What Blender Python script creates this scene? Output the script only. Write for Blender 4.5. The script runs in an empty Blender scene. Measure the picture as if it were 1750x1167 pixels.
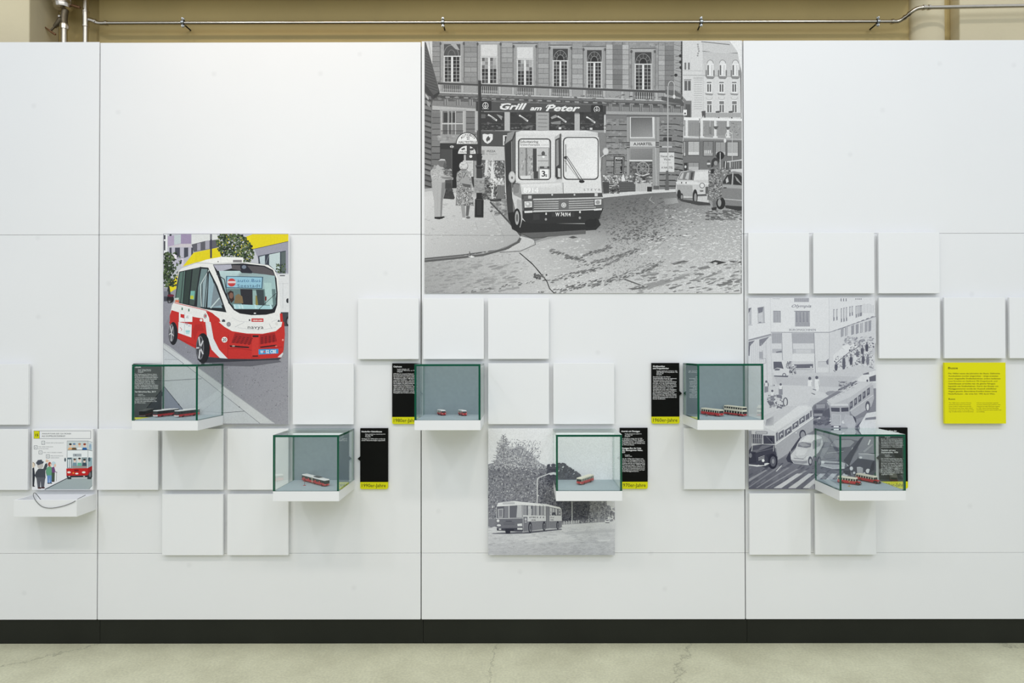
import bpy, bmesh, math, random
import numpy as np
from mathutils import Vector, Matrix

scene = bpy.context.scene
COL = scene.collection
random.seed(7)

# ------------------------------------------------------------------ camera
FPX = 1750*24/36
CAM = Vector((0.5271, -3.5021, 1.485))
PITCH, YAW, ROLL = 0.01046, 0.00162, -0.00138
SHX, SHY = 18.36, 7.97

def rot_rows():
    m = np.eye(3)
    c, s = math.cos(YAW), math.sin(YAW);   m = np.array([[c, s, 0], [-s, c, 0], [0, 0, 1]]) @ m
    c, s = math.cos(PITCH), math.sin(PITCH); m = np.array([[1, 0, 0], [0, c, s], [0, -s, c]]) @ m
    c, s = math.cos(ROLL), math.sin(ROLL); m = np.array([[c, 0, s], [0, 1, 0], [-s, 0, c]]) @ m
    return m
ROWS = rot_rows()                                   # rows: right, forward, up
cam_data = bpy.data.cameras.new('camera')
cam_data.sensor_width = 36; cam_data.lens = 24
cam_data.shift_x = -SHX/1750; cam_data.shift_y = SHY/1750
cam_data.clip_start = 0.05
cam = bpy.data.objects.new('camera', cam_data); COL.objects.link(cam)
r, f, u = ROWS
cam.matrix_world = Matrix(((r[0], u[0], -f[0], CAM.x), (r[1], u[1], -f[1], CAM.y), (r[2], u[2], -f[2], CAM.z), (0, 0, 0, 1)))
scene.camera = cam

def ray(px, py):
    d = np.array([(px-875-SHX)/FPX, 1.0, -(py-583.5-SHY)/FPX])
    return Vector(ROWS.T @ d)
def at_y(px, py, Y):
    """point on the plane y = Y that the photograph shows at this pixel"""
    d = ray(px, py); return CAM + d*((Y-CAM.y)/d.y)
def at_z(px, py, Z):
    d = ray(px, py); return CAM + d*((Z-CAM.z)/d.z)

# ------------------------------------------------------------------ world and lights
world = bpy.data.worlds.new('hall_daylight'); scene.world = world
world.use_nodes = True
bg = world.node_tree.nodes['Background']
bg.inputs[0].default_value = (0.90, 0.955, 1.03, 1); bg.inputs[1].default_value = 0.70

def area(name, loc, target, size, size_y, power, col):
    l = bpy.data.lights.new(name, 'AREA'); l.shape = 'RECTANGLE'; l.size = size; l.size_y = size_y
    l.energy = power; l.color = col
    o = bpy.data.objects.new(name, l); COL.objects.link(o); o.location = loc
    o.rotation_euler = (Vector(target)-Vector(loc)).to_track_quat('-Z', 'Y').to_euler()
    return o
def spot(name, loc, target, power, col, angle=80, blend=1.0, radius=0.12):
    l = bpy.data.lights.new(name, 'SPOT'); l.energy = power; l.color = col
    l.spot_size = math.radians(angle); l.spot_blend = blend; l.shadow_soft_size = radius
    o = bpy.data.objects.new(name, l); COL.objects.link(o); o.location = loc
    o.rotation_euler = (Vector(target)-Vector(loc)).to_track_quat('-Z', 'Y').to_euler()
    return o
# high hall window band opposite the wall, and track spots above the visitors
area('hall_window_light', (0.8, -6.5, 4.5), (0.8, 0, 0.9), 9.0, 2.6, 125, (0.92, 0.965, 1.03))
for x, tx, pw, c in ((-3.0, -2.2, 140, (0.97, 0.97, 1.0)), (-0.9, -0.8, 120, (1.0, 0.89, 0.76)), (1.5, 1.2, 138, (1.0, 0.91, 0.81)), (3.9, 3.0, 160, (0.96, 0.97, 1.0))):
    spot('ceiling_spot_light', (x, -4.2, 6.2), (tx, 0, 0.3), pw*1.02, c, 92, 1.0, 0.22)
spot('warm_wall_washer_light', (-0.9, -1.1, 4.3), (-0.7, 0, 2.95), 20, (1.0, 0.70, 0.42), 80, 1.0, 0.12)

vs = scene.view_settings
vs.view_transform = 'Standard'; vs.look = 'None'; vs.exposure = 0.10; vs.gamma = 1.0; vs.use_curve_mapping = False
scene.cycles.max_bounces = 10; scene.cycles.diffuse_bounces = 5; scene.cycles.glossy_bounces = 4
scene.cycles.transparent_max_bounces = 32

# ------------------------------------------------------------------ materials
def lin(c):
    out = []
    for v in c[:3]:
        v = v/255.0
        out.append(v/12.92 if v <= 0.04045 else ((v+0.055)/1.055)**2.4)
    return tuple(out)
MATS = {}
def mat(name, rgb, rough=0.5, metal=0.0, noise=None, bump=None, coat=0.0, spec=0.5):
    """plain procedural material; noise=(scale, amount) varies the colour, bump=(scale, strength)"""
    if name in MATS: return MATS[name]
    m = bpy.data.materials.new(name); m.use_nodes = True
    nt = m.node_tree; b = nt.nodes['Principled BSDF']
    c = lin(rgb)
    b.inputs['Base Color'].default_value = (*c, 1)
    b.inputs['Roughness'].default_value = rough; b.inputs['Metallic'].default_value = metal
    b.inputs['Specular IOR Level'].default_value = spec
    b.inputs['Coat Weight'].default_value = coat
    tc = nt.nodes.new('ShaderNodeTexCoord')
    if noise:
        n = nt.nodes.new('ShaderNodeTexNoise'); n.inputs['Scale'].default_value = noise[0]; n.inputs['Detail'].default_value = 6
        nt.links.new(tc.outputs['Object'], n.inputs['Vector'])
        mr = nt.nodes.new('ShaderNodeMapRange'); mr.inputs[1].default_value = 0.3; mr.inputs[2].default_value = 0.7
        mr.inputs[3].default_value = 1-noise[1]; mr.inputs[4].default_value = 1+noise[1]
        nt.links.new(n.outputs['Fac'], mr.inputs[0])
        mx = nt.nodes.new('ShaderNodeMix'); mx.data_type = 'RGBA'; mx.blend_type = 'MULTIPLY'; mx.inputs[0].default_value = 1
        mx.inputs[6].default_value = (*c, 1)
        nt.links.new(mr.outputs[0], mx.inputs[7]); nt.links.new(mx.outputs[2], b.inputs['Base Color'])
    if bump:
        n2 = nt.nodes.new('ShaderNodeTexNoise'); n2.inputs['Scale'].default_value = bump[0]; n2.inputs['Detail'].default_value = 5
        nt.links.new(tc.outputs['Object'], n2.inputs['Vector'])
        bp = nt.nodes.new('ShaderNodeBump'); bp.inputs['Strength'].default_value = bump[1]; bp.inputs['Distance'].default_value = 0.004
        nt.links.new(n2.outputs['Fac'], bp.inputs['Height']); nt.links.new(bp.outputs[0], b.inputs['Normal'])
    MATS[name] = m
    return m

def glass_mat():
    m = bpy.data.materials.new('clear_glass'); m.use_nodes = True
    nt = m.node_tree; nt.nodes.clear()
    out = nt.nodes.new('ShaderNodeOutputMaterial')
    tr = nt.nodes.new('ShaderNodeBsdfTransparent'); tr.inputs[0].default_value = (0.982, 0.994, 0.989, 1)
    gl = nt.nodes.new('ShaderNodeBsdfGlossy'); gl.inputs['Roughness'].default_value = 0.0
    gl.inputs[0].default_value = (0.95, 1, 0.98, 1)
    fr = nt.nodes.new('ShaderNodeFresnel'); fr.inputs['IOR'].default_value = 1.5
    geo = nt.nodes.new('ShaderNodeNewGeometry')
    inv = nt.nodes.new('ShaderNodeMath'); inv.operation = 'SUBTRACT'; inv.inputs[0].default_value = 1.0
    nt.links.new(geo.outputs['Backfacing'], inv.inputs[1])
    mul = nt.nodes.new('ShaderNodeMath'); mul.operation = 'MULTIPLY'
    nt.links.new(fr.outputs[0], mul.inputs[0]); nt.links.new(inv.outputs[0], mul.inputs[1])
    m2 = nt.nodes.new('ShaderNodeMath'); m2.operation = 'MULTIPLY'; m2.inputs[1].default_value = 1.6; m2.use_clamp = True
    nt.links.new(mul.outputs[0], m2.inputs[0])
    mix = nt.nodes.new('ShaderNodeMixShader')
    nt.links.new(m2.outputs[0], mix.inputs[0]); nt.links.new(tr.outputs[0], mix.inputs[1]); nt.links.new(gl.outputs[0], mix.inputs[2])
    nt.links.new(mix.outputs[0], out.inputs[0])
    return m
GLASS = glass_mat()

def print_mat(name, grain):
    """printed sheet: ink colour comes with the mesh, fine paper grain from noise"""
    m = bpy.data.materials.new(name); m.use_nodes = True
    nt = m.node_tree; b = nt.nodes['Principled BSDF']; b.inputs['Roughness'].default_value = 0.55
    b.inputs['Specular IOR Level'].default_value = 0.25
    at = nt.nodes.new('ShaderNodeAttribute'); at.attribute_name = 'ink'
    tc = nt.nodes.new('ShaderNodeTexCoord')
    n = nt.nodes.new('ShaderNodeTexNoise'); n.inputs['Scale'].default_value = 190; n.inputs['Detail'].default_value = 3
    nt.links.new(tc.outputs['Object'], n.inputs['Vector'])
    mr = nt.nodes.new('ShaderNodeMapRange'); mr.inputs[1].default_value = 0.25; mr.inputs[2].default_value = 0.75
    mr.inputs[3].default_value = 1-grain; mr.inputs[4].default_value = 1+grain
    nt.links.new(n.outputs['Fac'], mr.inputs[0])
    mx = nt.nodes.new('ShaderNodeMix'); mx.data_type = 'RGBA'; mx.blend_type = 'MULTIPLY'; mx.inputs[0].default_value = 1
    nt.links.new(at.outputs['Color'], mx.inputs[6]); nt.links.new(mr.outputs[0], mx.inputs[7])
    nt.links.new(mx.outputs[2], b.inputs['Base Color'])
    return m
PRINT_BW = print_mat('black_and_white_print', 0.13)
PRINT_COL = print_mat('colour_print', 0.07)
PRINT_BW2 = print_mat('soft_black_and_white_print', 0.10)
PRINT_FLAT = print_mat('flat_ink_print', 0.01)

WHITE = mat('white_laminate', (234, 235, 236), 0.38, noise=(1.7, 0.012))
def add_scuffs(m):
    # a few faint grey scuff marks left on the laminate
    nt = m.node_tree; b = nt.nodes['Principled BSDF']; src = b.inputs['Base Color'].links[0].from_socket
    tc = nt.nodes.new('ShaderNodeTexCoord'); sp = nt.nodes.new('ShaderNodeSeparateXYZ'); cb = nt.nodes.new('ShaderNodeCombineXYZ')
    nt.links.new(tc.outputs['Object'], sp.inputs[0]); nt.links.new(sp.outputs[0], cb.inputs[0]); nt.links.new(sp.outputs[2], cb.inputs[1])
    vo = nt.nodes.new('ShaderNodeTexVoronoi'); vo.voronoi_dimensions = '2D'; vo.inputs['Scale'].default_value = 1.7
    nt.links.new(cb.outputs[0], vo.inputs['Vector'])
    mr = nt.nodes.new('ShaderNodeMapRange'); mr.inputs[1].default_value = 0.008; mr.inputs[2].default_value = 0.03; mr.inputs[3].default_value = 0.94; mr.inputs[4].default_value = 1.0
    nt.links.new(vo.outputs['Distance'], mr.inputs[0])
    mx = nt.nodes.new('ShaderNodeMix'); mx.data_type = 'RGBA'; mx.blend_type = 'MULTIPLY'; mx.inputs[0].default_value = 1
    nt.links.new(src, mx.inputs[6]); nt.links.new(mr.outputs[0], mx.inputs[7]); nt.links.new(mx.outputs[2], b.inputs['Base Color'])
add_scuffs(WHITE)
TILEW = mat('white_tile_board', (237, 238, 239), 0.42)
GAP = mat('dark_joint', (120, 120, 108), 0.7)
BLACKM = mat('matt_black_board', (12, 13, 11), 0.5, spec=0.1)
YELLOW = mat('yellow_green_board', (228, 223, 6), 0.5, spec=0.2)
YBAND = mat('lime_band', (214, 212, 12), 0.5, spec=0.2)
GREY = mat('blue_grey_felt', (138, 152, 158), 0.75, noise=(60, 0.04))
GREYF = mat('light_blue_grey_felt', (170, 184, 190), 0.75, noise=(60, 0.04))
EDGE = mat('green_glass_edge', (10, 82, 60), 0.12, spec=0.6)
STEEL = mat('stainless_steel', (205, 198, 186), 0.24, 1.0, noise=(25, 0.06))
ZINC = mat('zinc_clamp', (190, 195, 198), 0.28, 1.0)
RUBBER = mat('black_rubber', (22, 22, 22), 0.6)
BRONZE = mat('aged_valve_brass', (112, 102, 84), 0.45, 0.7, noise=(60, 0.2))
COPPER = mat('tarnished_lever', (135, 100, 72), 0.45, 0.6)

# ------------------------------------------------------------------ mesh helpers
def new_obj(name, me, m=None, parent=None):
    o = bpy.data.objects.new(name, me); COL.objects.link(o)
    if m is not None:
        for x in (m if isinstance(m, (list, tuple)) else [m]): me.materials.append(x)
    if parent is not None: o.parent = parent
    return o
def empty(name, loc, rz=0, **props):
    o = bpy.data.objects.new(name, None); COL.objects.link(o); o.location = loc; o.rotation_euler = (0, 0, rz)
    o.empty_display_size = 0.05
    for k, v in props.items(): o[k] = v
    return o
def finish(bm, name, m, parent=None, smooth=False, angle=None):
    me = bpy.data.meshes.new(name)
    bmesh.ops.recalc_face_normals(bm, faces=bm.faces)
    if smooth:
        for fc in bm.faces: fc.smooth = True
    bm.to_mesh(me); bm.free()
    if smooth and angle: me.set_sharp_from_angle(angle=math.radians(angle))
    return new_obj(name, me, m, parent)
def bm_box(bm, lo, hi, bevel=0.0, seg=1):
    vs_ = [bm.verts.new((x, y, z)) for z in (lo[2], hi[2]) for y in (lo[1], hi[1]) for x in (lo[0], hi[0])]
    fs = [(0, 1, 3, 2), (4, 6, 7, 5), (0, 4, 5, 1), (2, 3, 7, 6), (0, 2, 6, 4), (1, 5, 7, 3)]
    faces = [bm.faces.new([vs_[i] for i in q]) for q in fs]
    if bevel > 0:
        es = list({e for fc in faces for e in fc.edges})
        bmesh.ops.bevel(bm, geom=es, offset=bevel, segments=seg, affect='EDGES', profile=0.5)
def box(name, lo, hi, m, parent=None, bevel=0.0, seg=1):
    bm = bmesh.new(); bm_box(bm, lo, hi, bevel, seg)
    return finish(bm, name, m, parent)
def bm_prism(bm, pts, y0, y1, bevel=0.0):
    """outline in (x, z), extruded from y0 (front) to y1"""
    a = [bm.verts.new((x, y0, z)) for x, z in pts]; b = [bm.verts.new((x, y1, z)) for x, z in pts]
    bm.faces.new(a); bm.faces.new(b[::-1])
    n = len(pts)
    for i in range(n): bm.faces.new((a[i], b[i], b[(i+1) % n], a[(i+1) % n]))
def bm_tube(bm, pts, rad, n=12, caps=True):
    pts = [Vector(p) for p in pts]; rings = []
    if not isinstance(rad, (list, tuple)): rad = [rad]*len(pts)
    t0 = (pts[1]-pts[0]).normalized()
    ref = Vector((0, 0, 1)) if abs(t0.z) < 0.9 else Vector((0, 1, 0))
    for i, p in enumerate(pts):
        t = ((pts[min(i+1, len(pts)-1)]-pts[max(i-1, 0)])).normalized()
        nx = t.cross(ref).normalized(); ny = nx.cross(t).normalized()
        rings.append([bm.verts.new(p+rad[i]*(math.cos(2*math.pi*k/n)*nx+math.sin(2*math.pi*k/n)*ny)) for k in range(n)])
    for a, b in zip(rings, rings[1:]):
        for k in range(n): bm.faces.new((a[k], a[(k+1) % n], b[(k+1) % n], b[k]))
    if caps: bm.faces.new(rings[0][::-1]); bm.faces.new(rings[-1])
def tube(name, pts, rad, m, parent=None, n=12):
    bm = bmesh.new(); bm_tube(bm, pts, rad, n)
    return finish(bm, name, m, parent, smooth=True, angle=40)

# ------------------------------------------------------------------ the setting
P = 0.3315; TW = 0.31; TT = 0.028; TB = 0.013  # grid pitch, tile size, front and back face off the wall
ZB = 0.126; ZT = 3.094; TX = 0.0136; TZ = ZB+1.9717
def cell(i, j):                               # lower-left corner x, z of a grid cell
    return TX+(i-4)*P, TZ-j*P-TW

wall = empty('wall_front', (0, 0, 0), kind='structure')
HZ = [ZB, at_y(875, 945, 0).z, at_y(875, 400, 0).z, ZT]
XS = [-3*5*P, -2*5*P+0, -5*P, 0, 5*P, 2*5*P, 3*5*P]
for a in range(6):
    for b in range(3):
        zoff = 0.004 if (a == 2 and b == 2) else 0
        box('panel', (XS[a]+0.0027, 0, HZ[b]+(0.0007 if b else 0)), (XS[a+1]-0.0027, 0.018, HZ[b+1]-(0.0007 if b < 2 else 0)-zoff), WHITE, wall, 0.0008)
box('backing_sheet', (XS[0], 0.0185, ZB), (XS[-1], 0.05, ZT-0.02), GAP, wall)
TILES = [(9, 0), (10, 0), (11, 0), (3, 1), (4, 1), (5, 1), (11, 1), (12, 1), (13, 1), (-3, 2), (2, 2), (5, 2), (6, 2),
         (-3, 3), (-1, 3), (0, 3), (1, 3), (8, 3), (0, 4), (1, 4), (9, 4), (10, 4)]
tile_me = None
def tile(i, j, m, nm='tile'):
    global tile_me
    if tile_me is None:
        bm = bmesh.new(); bm_box(bm, (0, -TT, 0), (TW, -TB, TW), 0.0012, 2); bm_box(bm, (0.014, -TB, 0.014), (TW-0.014, -0.0002, TW-0.014))
        o = finish(bm, nm, None, wall); tile_me = o.data; tile_me.materials.append(m)
    else:
        o = new_obj(nm, tile_me, None, wall)
    x, z = cell(i, j); o.location = (x, 0, z)
    return o
for i, j in TILES: tile(i, j, TILEW)

# black plinth, in boards that meet under the panel joints
base = empty('baseboard_front', (0, 0.02, 0), kind='structure')
PLINTH = mat('black_plinth', (34, 36, 30), 0.5, spec=0.2, noise=(3, 0.12))
for a in range(6):
    box('plinth_board', (XS[a]+0.0006+0.01, -0.012, 0.0), (XS[a+1]-0.0006+0.01, 0.0, ZB-0.003), PLINTH, base, 0.001)

def floor_mat():
    m = bpy.data.materials.new('worn_concrete'); m.use_nodes = True
    nt = m.node_tree; b = nt.nodes['Principled BSDF']; b.inputs['Roughness'].default_value = 0.6
    tc = nt.nodes.new('ShaderNodeTexCoord')
    n1 = nt.nodes.new('ShaderNodeTexNoise'); n1.inputs['Scale'].default_value = 3.0; n1.inputs['Detail'].default_value = 9; n1.inputs['Roughness'].default_value = 0.65
    nt.links.new(tc.outputs['Object'], n1.inputs['Vector'])
    r1 = nt.nodes.new('ShaderNodeValToRGB'); e = r1.color_ramp.elements
    e[0].position = 0.3; e[0].color = (*lin((188, 186, 158)), 1); e[1].position = 0.7; e[1].color = (*lin((214, 213, 184)), 1)
    nt.links.new(n1.outputs['Fac'], r1.inputs[0])
    n2 = nt.nodes.new('ShaderNodeTexNoise'); n2.inputs['Scale'].default_value = 7; n2.inputs['Detail'].default_value = 8; n2.inputs['Roughness'].default_value = 0.75
    nt.links.new(tc.outputs['Object'], n2.inputs['Vector'])
    r2 = nt.nodes.new('ShaderNodeValToRGB'); e = r2.color_ramp.elements
    e[0].position = 0.66; e[0].color = (1, 1, 1, 1); e[1].position = 0.76; e[1].color = (0.52, 0.5, 0.52, 1)
    nt.links.new(n2.outputs['Fac'], r2.inputs[0])
    n3 = nt.nodes.new('ShaderNodeTexNoise'); n3.inputs['Scale'].default_value = 85; n3.inputs['Detail'].default_value = 4
    nt.links.new(tc.outputs['Object'], n3.inputs['Vector'])
    r3 = nt.nodes.new('ShaderNodeMapRange'); r3.inputs[1].default_value = 0.3; r3.inputs[2].default_value = 0.7; r3.inputs[3].default_value = 0.88; r3.inputs[4].default_value = 1.08
    nt.links.new(n3.outputs['Fac'], r3.inputs[0])
    vo = nt.nodes.new('ShaderNodeTexVoronoi'); vo.feature = 'DISTANCE_TO_EDGE'; vo.inputs['Scale'].default_value = 0.55
    wn = nt.nodes.new('ShaderNodeMix'); wn.data_type = 'RGBA'; wn.inputs[0].default_value = 0.16
    nt.links.new(tc.outputs['Object'], wn.inputs[6]); nt.links.new(n2.outputs['Color'], wn.inputs[7]); nt.links.new(wn.outputs[2], vo.inputs['Vector'])
    r4 = nt.nodes.new('ShaderNodeMapRange'); r4.inputs[1].default_value = 0.0; r4.inputs[2].default_value = 0.0022; r4.inputs[3].default_value = 0.55; r4.inputs[4].default_value = 1.0
    nt.links.new(vo.outputs['Distance'], r4.inputs[0])
    prev = r1.outputs[0]
    for s in (r2.outputs[0], r3.outputs[0], r4.outputs[0]):
        mx = nt.nodes.new('ShaderNodeMix'); mx.data_type = 'RGBA'; mx.blend_type = 'MULTIPLY'; mx.inputs[0].default_value = 1
        nt.links.new(prev, mx.inputs[6]); nt.links.new(s, mx.inputs[7]); prev = mx.outputs[2]
    nt.links.new(prev, b.inputs['Base Color'])
    bp = nt.nodes.new('ShaderNodeBump'); bp.inputs['Strength'].default_value = 0.35; bp.inputs['Distance'].default_value = 0.003
    nt.links.new(n3.outputs['Fac'], bp.inputs['Height']); nt.links.new(bp.outputs[0], b.inputs['Normal'])
    return m
o = box('floor', (-7, -9, -0.1), (8, 0.9, 0), floor_mat()); o['kind'] = 'structure'

o = box('wall_rear', (-7, -9.2, 0), (8, -9.0, 3.2), mat('hall_grey_wall', (150, 153, 152), 0.7, noise=(1.5, 0.1))); o['kind'] = 'structure'
# beige building wall behind the partition, with pilasters and a half-round shaft
BEIGE = mat('beige_limewash', (190, 170, 116), 0.8, noise=(2.2, 0.07), bump=(40, 0.25))
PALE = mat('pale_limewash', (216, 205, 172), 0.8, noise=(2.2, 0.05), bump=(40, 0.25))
YW = 0.46
def bx(px, Y): return at_y(px, 40, Y).x
bw = box('wall_back', (-6, YW, 0), (7, YW+0.3, 5.2), BEIGE); bw['kind'] = 'structure'
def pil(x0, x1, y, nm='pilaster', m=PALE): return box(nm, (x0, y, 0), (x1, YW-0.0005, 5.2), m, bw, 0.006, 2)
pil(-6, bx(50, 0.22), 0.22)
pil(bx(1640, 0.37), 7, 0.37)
pil(bx(168, YW-0.02), bx(1561, YW-0.02), YW-0.02, 'wall_field', BEIGE)
bm = bmesh.new()
xa, xb = bx(1567, 0.36), bx(1626, 0.36); xc = (xa+xb)/2; rr = (xb-xa)/2
pts = [(xc-rr*math.cos(math.pi*k/20), YW-0.0005-(0.03+rr*0.5*math.sin(math.pi*k/20))) for k in range(21)]
pts = [(xa, YW-0.0005)]+pts+[(xb, YW-0.0005)]
va = [bm.verts.new((x, y, 0)) for x, y in pts]; vb = [bm.verts.new((x, y, 5.2)) for x, y in pts]
for k in range(len(pts)-1): bm.faces.new((va[k], va[k+1], vb[k+1], vb[k]))
bm.faces.new(va[::-1]); bm.faces.new(vb)
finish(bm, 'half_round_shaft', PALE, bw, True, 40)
o = box('shade_ledge_1', (bx(51, 0.22)+0.002, 0.15, at_y(875, -5, YW-0.02).z), (bx(1552, YW), YW-0.021, 3.9), BEIGE); o['kind'] = 'structure'  # unseen ledge, added and sized to shade the top of the beige wall

# ------------------------------------------------------------------ pipework above the partition
YP = YW-0.02-0.075
def pp(px, py, Y=YP): return at_y(px, py, Y)
pipe = empty('water_pipe', pp(875, 38), label='thin stainless steel pipe running along the beige wall above the white panels', category='pipe')
def loc(pts, parent): return [Vector(p)-parent.location for p in pts]
def smooth_path(pts, n=6):
    pts = [Vector(p) for p in pts]; out = []
    for i in range(len(pts)-1):
        p0 = pts[max(i-1, 0)]; p1 = pts[i]; p2 = pts[i+1]; p3 = pts[min(i+2, len(pts)-1)]
        for k in range(n):
            t = k/n
            out.append(0.5*((2*p1)+(-p0+p2)*t+(2*p0-5*p1+4*p2-p3)*t*t+(-p0+3*p1-3*p2+p3)*t**3))
    out.append(pts[-1]); return out
PR = 0.0103; YQ = YP-0.07
tube('straight_run', loc([pp(182, 39.8), pp(1526, 37)], pipe), PR, STEEL, pipe, 20)
tube('rising_run', loc([pp(1590, 12.8, YQ), pp(1850, 8, YQ)], pipe), PR, STEEL, pipe, 20)
tube('branch_elbow', loc(smooth_path([pp(152, 33.5), pp(159, 35.5), pp(165, 38.6), pp(172, 40), pp(183, 39.8)]), pipe), PR*1.12, STEEL, pipe, 18)
tube('offset_bend', loc(smooth_path([pp(1525, 37), pp(1535, 36.5), pp(1543, 32.5, YP-0.012), pp(1550, 27.5, YP-0.03), pp(1558, 20.5, YP-0.05), pp(1567, 15, YQ+0.01), pp(1578, 13, YQ), pp(1591, 12.8, YQ)]), pipe), PR*1.12, STEEL, pipe, 18)
for a, b in (((162, 36.6), (164, 38)), ((180.5, 39.9), (184, 39.8)), ((1523, 37), (1526.5, 37)), ((1545, 31, YP-0.018), (1548.5, 28.5, YP-0.027)), ((1553, 25, YP-0.037), (1556, 22.5, YP-0.045)), ((1577, 13, YQ), (1580, 13, YQ)), ((1586, 12.8, YQ), (1589, 12.8, YQ))):
    tube('press_collar', loc([pp(*a), pp(*b)], pipe), PR*1.42, STEEL, pipe, 18)
for k, cx_ in enumerate((313, 757, 1198, 1500)):
    cz_ = 39-(cx_-182)*0.0014
    c = pp(cx_, cz_)
    bm = bmesh.new()
    bm_tube(bm, [c+Vector((-0.007, 0, 0))-pipe.location, c+Vector((0.007, 0, 0))-pipe.location], PR*1.55, 20)
    cl = finish(bm, 'pipe_clamp', ZINC, pipe, True, 40)
    bm = bmesh.new()
    bm_tube(bm, [c+Vector((-0.009, 0, 0))-pipe.location, c+Vector((0.009, 0, 0))-pipe.location], PR*1.28, 20)
    finish(bm, 'rubber_lining', RUBBER, cl, True, 40)
    for s in (1, -1):
        bm = bmesh.new(); q = c+Vector((0, 0, s*0.021))-pipe.location
        bm_box(bm, q-Vector((0.007, 0.004, 0.006)), q+Vector((0.007, 0.004, 0.006)), 0.001)
        bm_tube(bm, [q+Vector((0, -0.014, 0)), q+Vector((0, 0.008, 0))], 0.004, 8)
        finish(bm, 'clamp_screw', ZINC, cl)
    sgn = 1 if k == 0 else (-1 if k == 3 else 0.3)
    tube('wall_stud', [c-pipe.location+Vector((0, 0.014, -0.006)), Vector((c.x+sgn*0.006, YW-0.021, c.z-0.008))-pipe.location], 0.0042, RUBBER, cl, 10)

riser = empty('riser_pipe', (pp(146.5, 60).x, YP, 2.4), label='vertical steel riser pipe with a tee at the end of the thin pipe', category='pipe')
xr = riser.location.x
tube('riser', loc([(xr, YP, 2.2), (xr, YP, 4.2)], riser), 0.0152, STEEL, riser, 20)
z1, z2 = pp(146, 45).z, pp(146, 20).z
tube('tee_sleeve', loc([(xr, YP, z1), (xr, YP, z2)], riser), 0.0172, STEEL, riser, 20)
for z in (z1, z2): tube('press_collar', loc([(xr, YP, z-0.004), (xr, YP, z+0.004)], riser), 0.0195, STEEL, riser, 20)

YV = YP-0.02
vp = lambda x, y: at_y(x, y, YV)
valve = empty('drain_valve', (vp(110, 60).x, YV, 2.4), label='slanted-seat drain valve with lever under a steel canister', category='valve')
xv = valve.location.x
tube('drain_pipe', loc([(xv, YV, 2.2), vp(110, 46)], valve), 0.0172, STEEL, valve, 20)
tube('union_nut', loc([vp(110, 50), vp(110, 47), vp(110, 44), vp(110, 41)], valve), [0.022, 0.0235, 0.0235, 0.021], STEEL, valve, 8)
tube('valve_body', loc(smooth_path([vp(110, 42), vp(109.5, 34), vp(110, 26), vp(112, 14)]), valve), 0.0185, BRONZE, valve, 16)
tube('slanted_bonnet', loc([vp(110, 28), vp(104, 34), vp(98, 41), vp(93, 46)], valve), [0.019, 0.0175, 0.014, 0.010], BRONZE, valve, 14)
tube('spindle', loc([vp(95, 44), vp(86, 53)], valve), 0.006, BRONZE, valve, 10)
tube('lever', loc(smooth_path([vp(77, 46.5), vp(83, 51), vp(89, 55.5), vp(95, 59)]), valve), [0.004]*6+[0.006]*6+[0.006]*6+[0.005], COPPER, valve, 10)
tube('bolt', loc([vp(106, 31)-Vector((0, 0.02, 0)), vp(106, 31)-Vector((0, 0.026, 0))], valve), 0.006, STEEL, valve, 8)
can = empty('steel_canister', (vp(108, -10).x, YV, 3.2), label='stainless steel canister hanging above the lever valve', category='canister')
tube('vessel', loc([vp(108, 17.5), vp(108, 15), vp(108, 8), vp(108, -60)], can), [0.034, 0.046, 0.052, 0.054], STEEL, can, 28)
tube('rim_band', loc([vp(108, 9), vp(108, 5)], can), 0.0555, STEEL, can, 28)
tube('outlet', loc([vp(112, 20), vp(112, 14)], can), 0.016, BRONZE, can, 14)
tube('side_bracket', loc([vp(120, 8), vp(137, 13)+Vector((0, 0.0, 0))], can), 0.008, COPPER, can, 10)

# ------------------------------------------------------------------ glass display cases
CD = 0.300; GT = 0.0095; BH = 0.050
def pane(name, lo, hi, axis, parent):
    """glass sheet: clear on its two big faces, green on the cut edges"""
    bm = bmesh.new(); bm_box(bm, lo, hi)
    me = bpy.data.meshes.new(name); bmesh.ops.recalc_face_normals(bm, faces=bm.faces)
    for fc in bm.faces: fc.material_index = 0 if abs(fc.normal[axis]) > 0.9 else 1
    bm.to_mesh(me); bm.free()
    return new_obj(name, me, [GLASS, EDGE], parent)
CASES = {}
def case(key, i, j, grey_back, label, front_of_board):
    x, z = cell(i, j); y1 = -TT-0.0012 if front_of_board else -0.0002
    c = empty('display_case', (x, 0, z), label=label, category='display case', group='glass display cases on the white wall')
    e = 0.0003
    if grey_back:
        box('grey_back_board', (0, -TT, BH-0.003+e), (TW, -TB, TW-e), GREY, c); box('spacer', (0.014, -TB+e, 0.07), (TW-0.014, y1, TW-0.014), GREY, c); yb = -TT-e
    else:
        yb = y1
    b = box('white_base', (0, -CD, 0), (TW, y1, BH-0.003), TILEW, c, 0.0012, 2)
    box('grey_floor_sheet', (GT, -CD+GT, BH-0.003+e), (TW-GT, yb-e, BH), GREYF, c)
    pane('top_pane', (0, -CD, TW-GT), (TW, yb, TW), 2, c)
    pane('side_pane', (0, -CD, BH-0.003+e), (GT-e, yb, TW-GT-e), 0, c)
    pane('side_pane', (TW-GT+e, -CD, BH-0.003+e), (TW, yb, TW-GT-e), 0, c)
    pane('front_pane', (GT, -CD, BH-0.003+e), (TW-GT, -CD+GT-0.002, TW-GT-e), 1, c)
    CASES[key] = (c, z+BH)
case('c1', 0, 2, False, 'glass case with two modern red and white buses, in front of the colour bus photo', True)
case('c2', 2, 3, True, 'glass case with one long articulated model bus, left of the 1990s panel', False)
case('c3', 4, 2, True, 'glass case with two tiny stubby buses, right of the 1980s panel', False)
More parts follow.
